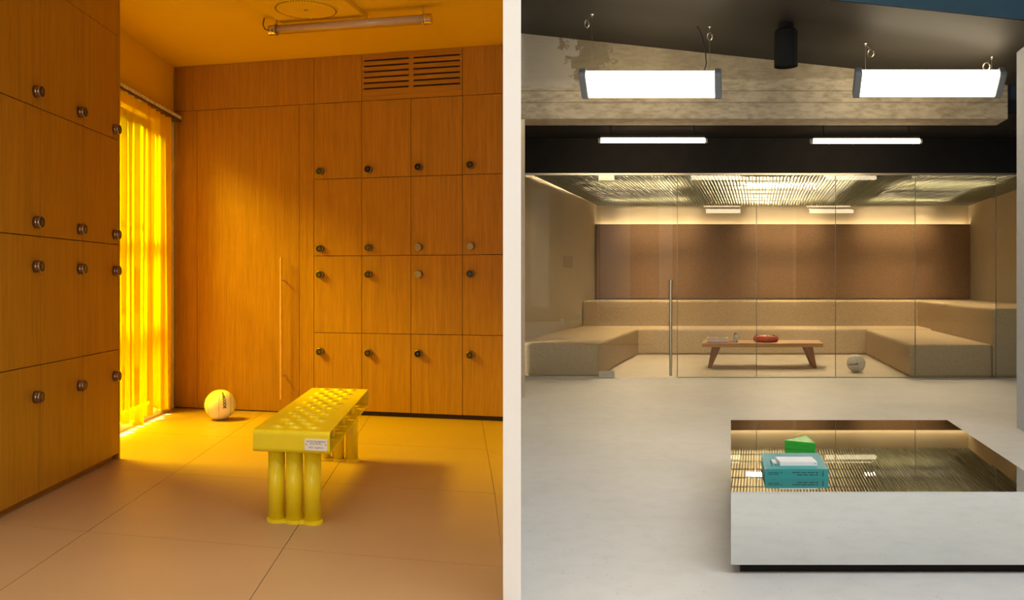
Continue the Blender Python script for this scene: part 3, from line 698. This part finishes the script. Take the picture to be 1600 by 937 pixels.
# ------------------------------------------------------------------ glass room shell
ZR, YBk = 2.40, 15.5                                       # blade ceiling underside, back wall
Lf, Lk = (xat(778, YG), YG), (xat(932, YBk), YBk)
Rk = (xat(1513, YBk), YBk); Rf = (Rk[0] - SR * (YBk - YG), YG)
struct(MB().prism([Lf, Lk, (Lk[0] - 0.15, Lk[1]), (Lf[0] - 0.15, Lf[1])], 0, 3.30).build('wall_left', 'cream'), 'cream left wall inside the glass room')
struct(MB().prism([Rf, (Rf[0] + 0.15, Rf[1]), (Rk[0] + 0.15, Rk[1]), Rk], 0, 3.30).build('wall_right', 'cream'), 'cream right wall inside the glass room')
struct(MB().box(Lk[0] - 0.2, Rk[0] + 0.2, YBk, YBk + 0.15, 0, 3.30).build('wall_back', 'cream'), 'cream back wall of the glass room above the felt panel')
cl = struct(MB().box(-1.1, 9.5, YG + 0.06, YBk + 0.1, 3.30, 3.40).build('ceiling', 'void'), 'dark ceiling void with a blade grid over the glass room')
def lx(Y): return Lf[0] + (Lk[0] - Lf[0]) * (Y - YG) / (YBk - YG)
def rx(Y): return Rf[0] + SR * (Y - YG)
SB = (1185 - PX) / F
mb = MB(); y0, y1 = YG + 0.08, YBk - 0.01
k = -2.0
while k < 9.0:
    a, c = k, k + SB * (y1 - y0); k += 0.044
    ya_, yb_ = y0, y1
    if a > rx(y0) + 0.1: continue
    if c < lx(y1) - 0.0: continue
    if a < lx(y0): # clip by the left wall
        q_ = (lx(y0) - a) / (SB - (Lk[0] - Lf[0]) / (YBk - YG)) if SB != (Lk[0] - Lf[0]) / (YBk - YG) else 1e9
        if q_ < 0 or q_ > y1 - y0: continue
        ya_ = y0 + q_
    if c > rx(y1):
        q_ = (rx(y0) - a) / (SB - SR) if SB != SR else 1e9
        if 0 < q_ < y1 - y0: yb_ = y0 + q_
    xa_, xb_ = a + SB * (ya_ - y0), a + SB * (yb_ - y0)
    mb.prism([(xa_ - 0.005, ya_), (xa_ + 0.005, ya_), (xb_ + 0.005, yb_), (xb_ - 0.005, yb_)], ZR, ZR + 0.055)
mb.v = [p - cl.location for p in mb.v]
stuff(mb.build('blades', 'blade', cl))
mb = MB()
for yy in [y0 + 0.15 + i * 0.6 for i in range(9)]: mb.box(lx(yy) + 0.02, rx(yy) - 0.02, yy, yy + 0.012, ZR + 0.056, ZR + 0.075)
mb.v = [p - cl.location for p in mb.v]; stuff(mb.build('carriers', 'void', cl))
gl = [(1.246, 2.50, 12.2), (3.20, 4.46, 12.2), (5.14, 6.42, 12.2), (1.62, 2.95, 14.5), (3.80, 5.08, 14.5), (5.70, 6.95, 14.5)]
rown = ['front row', 'back row']; coln = ['left', 'middle', 'right']
for i, (x0, x1, yy) in enumerate(gl):
    t = empty('ceiling_light', ((x0 + x1) / 2, yy, ZR + 0.22)); hl = (x1 - x0) / 2
    MB().tube([(-hl, 0, 0.02), (hl, 0, 0.02)], 0.020, 12).build('tube', 'gridlamp', t, smooth=True)
    MB().box(-hl - .02, hl + .02, -0.05, 0.05, 0.05, 0.085).build('housing', 'white_plastic', t)
    tag(t, 'lit tube light above the ceiling blades, %s of the %s' % (coln[i % 3], rown[i // 3]), 'ceiling light', 'tube lights above the blade ceiling')

# felt panel and cove strip
ZF = zat(350, 15.36)
ap = MB().box(lx(15.40) + 0.004, rx(15.36) - 0.004, 15.36, 15.40, 0.80, ZF).build('acoustic_panel', 'felt', bevel=0.004)
tag(ap, 'large brown felt panel on the back wall of the glass room', 'wall panel')
ls = empty('light_strip', ((Lk[0] + Rk[0]) / 2, 15.44, ZF - 0.03)); tag(ls, 'warm light strip hidden behind the top of the brown felt panel', 'light strip')
hl = (Rk[0] - Lk[0]) / 2 - 0.04
MB().box(-hl, hl, -0.028, 0.028, -0.02, 0.0).build('channel', 'steel', ls)
MB().box(-hl, hl, -0.022, 0.022, 0.0005, 0.008).build('diffuser', 'led', ls)

# tiered carpet seating
Z1, Z2 = 0.372, 0.785
Yr1, Yr2, Yfr = 13.45, 14.40, YG + 0.07
tb = empty('tiered_bench', (3.8, 13.5, 0)); tag(tb, 'beige carpeted two tier bench wrapping three sides of the glass room', 'bench')
def tier(name, pts, z0, z1):
    mb = MB().prism(pts, z0, z1); mb.v = [p - tb.location for p in mb.v]; return mb.build(name, 'carpet', tb, bevel=0.03, seg=3)
xl_f, xl_b = xat(934.5, Yfr), xat(997.5, Yr1)
xr_f, xr_b = xat(1421, Yfr), xat(1353, Yr1)
xu_f, xu_b = xat(1551, Yfr), xat(1434.5, Yr2)
e_ = 0.004
tier('lower_tier', [(lx(Yfr) + e_, Yfr), (xl_f, Yfr), (xl_b, Yr1), (lx(Yr1) + e_, Yr1)], 0, Z1 + 0.02)
tier('lower_tier', [(lx(Yr1) + e_, Yr1 + e_), (xr_b, Yr1 + e_), (xr_b + 1.6, Yr1 + e_), (xr_b + 1.7, Yr2), (lx(Yr2) + e_, Yr2)], 0, Z1 + 0.01)
tier('lower_tier', [(xr_f, Yfr), (xu_f, Yfr), (xu_b - SR * 0.95, Yr1), (xr_b, Yr1)], 0, Z1)
tier('upper_tier', [(lx(Yr2) + e_, Yr2 + e_), (xu_b, Yr2 + e_), (rx(Yr2) - e_, Yr2 + e_), (rx(15.35) - e_, 15.35), (lx(15.35) + e_, 15.35)], 0, Z2)
tier('upper_tier', [(xu_f + 0.002, Yfr), (rx(Yfr) - e_, Yfr), (rx(Yr2) - e_, Yr2), (xu_b, Yr2)], 0, Z2)

# sockets and plate on the left wall
def wall_l(u, v):                                         # point on that wall
    k = (u - PX) / F; m_ = (Lk[0] - Lf[0]) / (YBk - YG); Y = (Lf[0] - m_ * YG) / (k - m_); return Vector((k * Y, Y, zat(v, Y)))
angL = math.atan2(YBk - YG, Lk[0] - Lf[0])
for (u, v, w, h, lab, nm) in ((877.5, 503, 0.16, 0.085, 'white double wall socket above the left carpeted bench', 'wall_socket'), (905, 495, 0.09, 0.10, 'small white wall switch plate near the back left corner', 'switch_plate')):
    t = empty(nm, wall_l(u, v), angL); tag(t, lab, 'socket' if 'socket' in nm else 'switch')
    MB().box(-w / 2, w / 2, -0.010, -0.0005, -h / 2, h / 2).build('plate', 'white_plastic', t, bevel=0.003)
    for k in ((-0.25, 0.25) if w > 0.1 else (0,)): MB().box(k * w - 0.022, k * w + 0.022, -0.016, -0.0105, -0.028, 0.028).build('insert', 'paper_edge', t, bevel=0.002)
t = wall_l(887.5, 418); ob = MB().box(-0.30, 0.30, -0.006, -0.0005, -0.09, 0.09).build('access_plate', 'plate'); pw_ = bpy.data.objects['wall_left.002']; ob.parent = pw_; ob.location = t - pw_.location; ob.rotation_euler = (0, 0, angL)

# ------------------------------------------------------------------ glass front
gw = empty('wall_glass', (xat(1200, YG), YG, 0)); struct(gw, 'frameless glass front of clear full height panes')
def gb(name, u0, u1, z0, z1, mat, par, dy0=-0.006, dy1=0.006, bevel=0):
    mb = MB().box(xat(u0, YG), xat(u1, YG), YG + dy0, YG + dy1, z0, z1); mb.v = [p - par.location for p in mb.v]; return mb.build(name, mat, par, bevel=bevel)
js = [1058.5, 1182, 1305.5, 1430, 1556, 1690]
gb('pane', 812, 934.6, 0.02, ZH - 0.002, 'glass', gw)
for i in range(5): gb('pane', js[i] + 0.4, js[i + 1] - 0.4, 0.012, ZH - 0.002, 'glass', gw)
gb('head_channel', 800, 1750, ZH - 0.001, ZH + 0.021, 'steel', gw, -0.02, 0.02)
gb('floor_channel', 1058.5, 1750, 0.0, 0.011, 'steel', gw, -0.012, 0.012)
gb('floor_channel', 812, 934.6, 0.0, 0.019, 'steel', gw, -0.012, 0.012)
for j in js[:-1]: gb('joint_seal', j - 0.35, j + 0.35, 0.012, ZH - 0.002, 'seal', gw, -0.005, 0.005)
gd = empty('door_2', (xat(996, YG), YG, 0)); struct(gd, 'frameless glass door with steel pull bar and corner fittings')
gb('pane', 935.4, 1057.8, 0.012, ZH - 0.004, 'glass', gd)
gb('corner_fitting', 935.2, 959.5, ZH - 0.062, ZH - 0.003, 'steel', gd, -0.014, 0.014)
gb('corner_fitting', 935.2, 960, 0.006, 0.075, 'steel', gd, -0.014, 0.014)
hx = xat(1046.5, YG)
hd = MB().tube([Vector((hx, YG - 0.06, 0.03)) - gd.location, Vector((hx, YG - 0.06, zat(437.5, YG - 0.06))) - gd.location], 0.0165, 16).build('handle', 'steel', gd, smooth=False)
for z in (0.2, 0.95): MB().tube([Vector((0, 0.0, z - 0.03)), Vector((0, 0.053, z - 0.03))], 0.009, 10).build('standoff', 'steel', hd)

# ------------------------------------------------------------------ low table and the things on it
tx0, ty0 = fl(1109, 572.5)
ZT = 0.318; Yt0, Yt1 = 11.26, 11.92
xt0, xt1 = xat(1097, Yt0), xat(1286.5, Yt0)
t = empty('low_table', ((xt0 + xt1) / 2, Yt0, 0)); tag(t, 'low oak slab table with splayed walnut legs behind the glass', 'table')
hl = (xt1 - xt0) / 2; dep = Yt1 - Yt0; sk = SR * dep
MB().prism([(-hl, 0), (hl, 0), (hl + sk - 0.25 * dep * 0, dep), (-hl + sk, dep)], ZT - 0.048, ZT).build('table_top', 'oak_table', t, bevel=0.004)
for sx in (-1, 1):
    for k, yy in enumerate((0.06, dep - 0.10)):
        ox = sk * yy / dep; mb = MB()
        top0, top1 = sx * (hl - 0.235), sx * (hl - 0.125); bot0, bot1 = sx * (hl - 0.115), sx * (hl - 0.075)
        vs = [(ox + bot0, yy, 0), (ox + bot1, yy, 0), (ox + bot1, yy + 0.035, 0), (ox + bot0, yy + 0.035, 0), (ox + top0, yy, ZT - 0.0485), (ox + top1, yy, ZT - 0.0485), (ox + top1, yy + 0.035, ZT - 0.0485), (ox + top0, yy + 0.035, ZT - 0.0485)]
        mb.add(vs, [[3, 2, 1, 0], [4, 5, 6, 7], [0, 1, 5, 4], [1, 2, 6, 5], [2, 3, 7, 6], [3, 0, 4, 7]]); mb.build('leg', 'walnut', t, bevel=0.003)
    MB().box(sx * (hl - 0.24), sx * (hl - 0.09), 0.03, dep - 0.05, ZT - 0.066, ZT - 0.0487).build('cleat', 'walnut', t) if False else None
# picture book
Yb = Yt0 + 0.10; x0, x1 = xat(1104.5, Yb), xat(1137, Yb)
t = empty('book', ((x0 + x1) / 2, Yb, ZT)); tag(t, 'thick book with red, green and yellow cover on the low table', 'book')
w = (x1 - x0) / 2; d = 0.20; s_ = SR * d
def sl(a, c, ya_, yb_): return [(a + SR * ya_, ya_), (c + SR * ya_, ya_), (c + SR * yb_, yb_), (a + SR * yb_, yb_)]
MB().prism(sl(-w + .003, w - .003, 0.002, d - .002), 0.009, 0.054).build('pages', 'paper', t)
MB().prism(sl(-w, w, 0, d), 0.0, 0.009).build('back_cover', 'book_red', t)
cv = MB().prism(sl(-w, w, 0, d), 0.054, 0.059).build('front_cover', 'book_yellow', t)
for (a, c, mname) in ((-0.9, -0.05, 'book_red'), (0.0, 0.5, 'book_blue'), (0.5, 0.8, 'book_green')):
    mb = MB().prism(sl(a * w, c * w, 0.02, d - 0.02), 0.0592, 0.0600); mb.v = [p - cv.location for p in mb.v]; mb.build('cover_print', mname, cv)
# figurine: a small standing animal, white with a brown head
Yf = Yt0 + 0.14; xf = xat(1149.5, Yf)
t = empty('figurine', (xf, Yf, ZT)); tag(t, 'small white and brown ceramic figurine on the low table', 'figurine')
MB().lathe([(0.0, 0.03), (0.020, 0.034), (0.032, 0.052), (0.030, 0.075), (0.020, 0.095), (0.0, 0.10)], n=18).build('body', 'china', t, smooth=True)
for sx in (-0.017, 0.017):
    for sy in (-0.014, 0.014): MB().tube([(sx, sy, 0), (sx, sy, 0.045)], 0.009, 10, r2=0.011).build('leg', 'china', t, smooth=True)
MB().lathe([(0.0, 0.090), (0.018, 0.094), (0.025, 0.108), (0.021, 0.124), (0.0, 0.131)], n=18).build('head', 'brown_glaze', t, smooth=True)
MB().lathe([(0.0, -0.034), (0.007, -0.030), (0.010, -0.020), (0.010, 0.0)], c=(0, 0, 0.106), ax='y', n=12).build('muzzle', 'china', t, smooth=True)
for sx in (-0.016, 0.016): MB().tube([(sx, 0, 0.122), (sx * 1.2, 0, 0.145)], 0.007, 8, r2=0.003).build('ear', 'china', t, smooth=True)
MB().tube([(0.028, 0.01, 0.06), (0.040, 0.012, 0.075), (0.043, 0.012, 0.10)], 0.006, 8, r2=0.004).build('tail', 'china', t, smooth=True)
# red dish: fat ring with a shallow well
Yd = Yt0 + 0.26; xd = xat(1196.5, Yd)
t = empty('dish', (xd, Yd, ZT)); tag(t, 'glossy orange red round dish with a fat rim on the low table', 'dish')
MB().lathe([(0.0, 0.004), (0.13, 0.002), (0.148, 0.010), (0.160, 0.032), (0.158, 0.056), (0.145, 0.076), (0.122, 0.083), (0.100, 0.074), (0.088, 0.056), (0.075, 0.036), (0.0, 0.030)], n=40).build('bowl', 'red', t, smooth=True)
for a in (0.4, 2.5, 4.6): MB().lathe([(0.0, 0.079), (0.012, 0.082), (0.016, 0.086), (0.012, 0.090), (0, 0.091)], c=(0.122 * math.cos(a), 0.122 * math.sin(a), -0.0), n=12).build('rest', 'red', t, smooth=True)

# ------------------------------------------------------------------ mirrored block, books and box
ZM, zm0 = 0.310, 0.036
mf = [fl(1142, 768, ZM), fl(1650, 768, ZM), fl(1480, 656, ZM), fl(1142, 656, ZM)]
t = empty('mirror_block', ((mf[0][0] + mf[1][0]) / 2, mf[0][1], 0)); tag(t, 'low mirror clad block table on a dark recessed plinth', 'table')
o_ = t.location
def inset(pts, a, b_=None): # moved inward along the block's own edges
    P0, P1, P2, P3 = [Vector(p) for p in pts]; ex = (P1 - P0).normalized(); ey = (P3 - P0).normalized()
    return [P0 + ex * a + ey * a, P1 - ex * a + ey * a, P2 - ex * a - ey * a, P3 + ex * a - ey * a]
def rel(pts): return [(p[0] - o_.x, p[1] - o_.y) for p in pts]
MB().prism(rel(inset(mf, 0.004)), zm0 + 0.002, ZM - 0.0045).build('core', 'dark_metal', t)
MB().prism(rel(mf), ZM - 0.004, ZM).build('top_mirror', 'mirror', t)
names = ['side_mirror'] * 4
V = [Vector(p) for p in mf]; I = [Vector(p) for p in inset(mf, 0.0038)]
for i in range(4):
    j = (i + 1) % 4; MB().prism(rel([V[i], V[j], I[j], I[i]]), zm0, ZM - 0.0045).build('side_mirror', 'mirror', t)
MB().prism(rel(inset(mf, 0.035)), 0.0, zm0).build('plinth', 'black', t)

bk = [fl(1195.5, 747.5, ZM), fl(1294.5, 747.5, ZM)]
wbk = bk[1][0] - bk[0][0]; dbk = 0.335; hb = 0.0385
t = empty('book', (bk[0][0], bk[0][1], ZM)); tag(t, 'large teal clothbound book lying on the mirror block', 'book')
sk = 0.225
def pg(a, c, y0, y1): return [(a + sk * y0, y0), (c + sk * y0, y0), (c + sk * y1, y1), (a + sk * y1, y1)]
MB().prism(pg(0.006, wbk - 0.006, 0.004, dbk - 0.006), 0.0036, hb - 0.0036).build('pages', 'paper_edge', t)
MB().prism(pg(0, wbk, 0.0, dbk), 0.0, 0.0035).build('back_cover', 'teal', t)
fc = MB().prism(pg(0, wbk, 0.0, dbk), hb - 0.0035, hb).build('front_cover', 'teal', t)
sp_ = MB().prism(pg(0, wbk, 0.0, 0.0035), 0.0036, hb - 0.0036).build('spine', 'teal', t)
def dashes(x0, x1, zc, h, words):
    mb = MB(); tot = sum(words) + 0.35 * (len(words) - 1); x = x0; k = (x1 - x0) / tot
    for w_ in words:
        n_ = max(2, int(w_ * 4)); cw_ = w_ * k / n_
        for j in range(n_):
            a = x + j * cw_; hh = h * random.choice((0.7, 1.0, 0.85)); mb.box(a, a + cw_ * 0.68, -0.0006, 0.0001, zc - hh / 2, zc + hh / 2)
        x += (w_ + 0.35) * k
    mb.v = [p - sp_.location for p in mb.v]; stuff(mb.build('print', 'ink', sp_))
dashes(wbk * 0.43, wbk * 0.84, 0.0245, 0.0042, [3, 2, 2.6, 1]); dashes(wbk * 0.50, wbk * 0.84, 0.0155, 0.0042, [2, 1.6, 2, 1])
dashes(wbk * 0.05, wbk * 0.28, 0.0245, 0.0028, [2, 2, 1]); dashes(wbk * 0.05, wbk * 0.22, 0.0180, 0.0028, [2, 2])
mb = MB()
for z in (0.010, 0.0155, 0.021, 0.0265): mb.box(wbk * 0.905, wbk * 0.92, -0.0006, 0.0001, z, z + 0.004)
mb.v = [p - sp_.location for p in mb.v]; stuff(mb.build('print', 'ink', sp_))
mb = MB()
for k in range(2):
    for j in range(12):
        y = 0.045 + j * 0.011 + (k == 1) * 0.01; x = 0.030 + k * 0.016 + sk * y; mb.box(x, x + 0.004, y, y + 0.0075, hb, hb + 0.0004)
mb.v = [p - fc.location for p in mb.v]; stuff(mb.build('print', 'ink', fc))
zt2 = ZM + hb
f0, f1 = fl(1219, 727.7, zt2), fl(1277, 727.7, zt2)
t = empty('small_box', (f0[0], f0[1], zt2)); tag(t, 'small flat white box with folded flap lying on the teal book', 'box')
MB().prism([(0, 0), (f1[0] - f0[0], 0), (f1[0] - f0[0] + 0.012, 0.105), (0.012, 0.105)], 0.0005, 0.0172).build('body', 'paper', t, bevel=0.0006)
MB().prism([(-0.016, 0.045), (-0.001, 0.040), (0.011, 0.106), (-0.006, 0.107)], 0.0005, 0.0050).build('flap', 'paper', t)
mb = MB().box(f1[0] - f0[0] - 0.012, f1[0] - f0[0] - 0.005, -0.0005, 0.0002, 0.008, 0.0105); stuff(mb.build('print', 'lockrim', t))
tri = [fl(1226, 700, ZM), fl(1274, 705, ZM), (1.428 * 1.0, 4.33)]
zt3 = ZM + 0.038
y3 = (CZ - zt3) * F / (679.5 - H); tri[2] = (xat(1260, y3), y3)
t = empty('triangular_box', (tri[0][0], tri[0][1], ZM)); tag(t, 'bright green triangular box standing behind the teal book', 'box')
rt = [(p[0] - tri[0][0], p[1] - tri[0][1]) for p in tri]
MB().prism(rt, 0.0, 0.0195).build('base', 'green', t, bevel=0.0008); MB().prism(rt, 0.0207, 0.038).build('lid', 'green', t, bevel=0.0008)
cxm = sum(p[0] for p in rt) / 3; cym = sum(p[1] for p in rt) / 3
MB().prism([(cxm + (p[0] - cxm) * .97, cym + (p[1] - cym) * .97) for p in rt], 0.0196, 0.0206).build('liner', 'green', t)

# ------------------------------------------------------------------ hanging lamps
def hang_lamp(xc, yc, zc, half, ztop, label, group, cable=False, loops=(1, 1)):
    t = empty('hanging_lamp', (xc, yc, zc)); tag(t, label, 'lamp', group)
    c, s_ = math.cos(math.radians(44)), math.sin(math.radians(44))
    def sec(w, d): # w across the tilted face (top near), d toward the room below
        return (-w * c - d * s_ , w * s_ - d * c)
    def body(name, x0, x1, outline, mat, bevel):
        pts = [sec(w, d) for w, d in outline]; n = len(pts)
        vs = [(x0 + SR * y, y, z) for y, z in pts] + [(x1 + SR * y, y, z) for y, z in pts]
        return MB().add(vs, [list(range(n)), list(range(n, 2 * n))[::-1]] + [[i, (i + 1) % n, n + (i + 1) % n, n + i] for i in range(n)]).build(name, mat, t, bevel=bevel)
    hw_ = 0.122
    dif = [(-hw_ + 0.02, -0.04), (-hw_, -0.02), (-hw_, 0.018), (-hw_ + 0.02, 0.036), (hw_ - 0.02, 0.036), (hw_, 0.018), (hw_, -0.02), (hw_ - 0.02, -0.04)]
    body('diffuser', -half + 0.062, half - 0.062, dif, 'lamp', 0)
    body('housing', -half + 0.062, half - 0.062, [(-0.035, -0.055), (-0.035, -0.0405), (0.035, -0.0405), (0.035, -0.055)], 'cap', 0.004)
    cp = [(-hw_ - .012, -0.05), (-hw_ - .012, 0.025), (-hw_ + 0.015, 0.044), (hw_ - 0.015, 0.044), (hw_ + .012, 0.025), (hw_ + .012, -0.05)]
    body('end_cap', -half, -half + 0.0615, cp, 'cap', 0.012); body('end_cap', half - 0.0615, half, cp, 'cap', 0.012)
    for k, sx in enumerate((-1, 1)):
        x = sx * (half - 0.10); zt_ = ztop(xc + x) - zc
        MB().tube([(x, 0, 0.05), (x, 0, zt_ - 0.001)], 0.0022, 8).build('wire', 'steel', t)
        MB().lathe([(0.0, -0.03), (0.006, -0.028), (0.008, -0.012), (0.016, -0.006), (0.016, 0.0), (0.0, 0.0)], c=(x, 0, zt_ - 0.001), n=14).build('ceiling_hook', 'steel', t)
        lo = loops[k]
        MB().ring((x + lo * 0.045, 0.0, zt_ - 0.085), (0.9, 0.4, 0.2), 0.032, 0.0055, 24, 8).build('wire_coil', 'steel', t, smooth=True)
        MB().tube([(x, 0, zt_ - 0.012), (x + lo * 0.02, 0, zt_ - 0.03), (x + lo * 0.04, 0, zt_ - 0.055)], 0.002, 6).build('wire_tail', 'steel', t)
    if cable:
        x = half - 0.12; zt_ = ztop(xc + x) - zc
        MB().tube([(x - 0.09, 0, zt_ - 0.002), (x - 0.075, 0, zt_ - 0.02), (x - 0.045, 0, zt_ - 0.09), (x - 0.02, 0, zt_ * 0.6), (x - 0.01, 0, zt_ * 0.36), (x - 0.03, 0, zt_ * 0.22), (x - 0.06, 0, 0.06)], 0.005, 8).build('cable', 'cable', t, smooth=True)
    return t
YLm = 7.65
for (u0, u1, vc, lab, cb, lo) in ((907, 1127.5, 132, 'lit tilted strip lamp with grey ends hanging at the left, before the concrete beam', True, (-1, 0)), (1334, 1568, 130.5, 'lit tilted strip lamp with grey ends hanging at the right, near the stucco pier', False, (1, -1))):
    x0, x1 = xat(u0, YLm), xat(u1, YLm); hang_lamp((x0 + x1) / 2, YLm, zat(vc, YLm), (x1 - x0) / 2, lambda X: zs(X), lab, 'hanging strip lamps', cb, lo)
for k, (xc, yc, zc) in enumerate(((5.45, -2.4, 2.92), (8.07, -2.4, 2.92), (4.43, 0.8, 3.40), (7.35, 0.8, 3.40))):
    hang_lamp(xc, yc, zc, 0.62, lambda X: 4.6, ['strip lamp reflected low in the glass, left of the pair', 'strip lamp reflected low in the glass, right of the pair', 'strip lamp reflected at the top of the glass, left of the pair', 'strip lamp reflected at the top of the glass, right of the pair'][k], 'lamps seen reflected in the glass')

# batten lights under the black ceiling
for (u0, u1, v, lab) in ((938.5, 1101, 219.5, 'warm lit tube light under the black ceiling, left of the two'), (1270, 1436, 220.5, 'warm lit tube light under the black ceiling, right of the two')):
    Yq = 9.35; x0, x1 = xat(u0, Yq), xat(u1, Yq); z = zat(v, Yq)
    t = empty('tube_light', ((x0 + x1) / 2, Yq, z)); tag(t, lab, 'tube light', 'tube lights under the black ceiling'); hl = (x1 - x0) / 2
    MB().tube([(-hl, 0, 0), (hl, 0, 0)], 0.024, 16).build('tube', 'tube', t, smooth=True)
    MB().box(-hl, hl, -0.02, 0.02, 0.028, 0.055).build('housing', 'cable', t)
    for sx in (-1, 1):
        MB().lathe([(0, -0.012), (0.027, -0.012), (0.027, 0.012), (0, 0.012)], c=(sx * (hl + 0.0125), 0, 0), ax='x', n=16).build('end_cap', 'white_plastic', t)
        MB().tube([(sx * hl * 0.8, 0, 0.056), (sx * hl * 0.8, 0, 2.7195 - z)], 0.006, 8).build('bracket', 'cable', t)
# black spotlight on the soffit
Yq = 7.35; xq = xat(1228, Yq); zq = zat(104, Yq)
t = empty('spotlight', (xq, Yq, zq)); tag(t, 'black cylindrical spotlight on the dark soffit between the hanging lamps', 'spotlight')
MB().lathe([(0.0, 0.02), (0.080, 0.02), (0.085, 0.0), (0.094, 0.0), (0.092, 0.285), (0.08, 0.300), (0.0, 0.300)], n=32).build('barrel', 'black', t, smooth=False)
MB().tube([(0, 0, 0.3005), (0, 0, zs(xq) - zq - 0.0005)], 0.06, 20).build('stem', 'black', t)
# cable tray at the right, under the black ceiling
t = empty('cable_tray', P(1560, 205, 9.4)); tag(t, 'dark metal cable tray below the black ceiling, beside the stucco pier', 'cable tray')
a, c = P(1612, 186, 9.0), P(1548, 213, 10.1)
for off in (0.0, 0.18):
    p0, p1 = a - t.location + Vector((off, 0, 0)), c - t.location + Vector((off, 0, 0)); p1.z = p0.z
    d = (p1 - p0); MB().add([p0, p1, p1 + Vector((0, 0, .05)), p0 + Vector((0, 0, .05)), p0 + Vector((.012, 0, 0)), p1 + Vector((.012, 0, 0)), p1 + Vector((.012, 0, .05)), p0 + Vector((.012, 0, .05))], [[0, 1, 2, 3], [7, 6, 5, 4], [0, 4, 5, 1], [3, 2, 6, 7], [0, 3, 7, 4], [1, 5, 6, 2]]).build('side_rail', 'mid_grey', t)
for k in range(6):
    p = (a - t.location) * (1 - (k + .5) / 6) + (c - t.location) * ((k + .5) / 6); p.z = (a - t.location).z
    MB().box(p.x + 0.012, p.x + 0.18, p.y - .012, p.y + .012, p.z, p.z + 0.012).build('rung', 'mid_grey', t)
p = (a - t.location) * 0.3 + (c - t.location) * 0.7; z0 = (a - t.location).z
MB().tube([(p.x + 0.09, p.y, z0), (p.x + 0.09, p.y, 2.7195 - t.location.z)], 0.006, 8).build('hanger', 'steel', t)
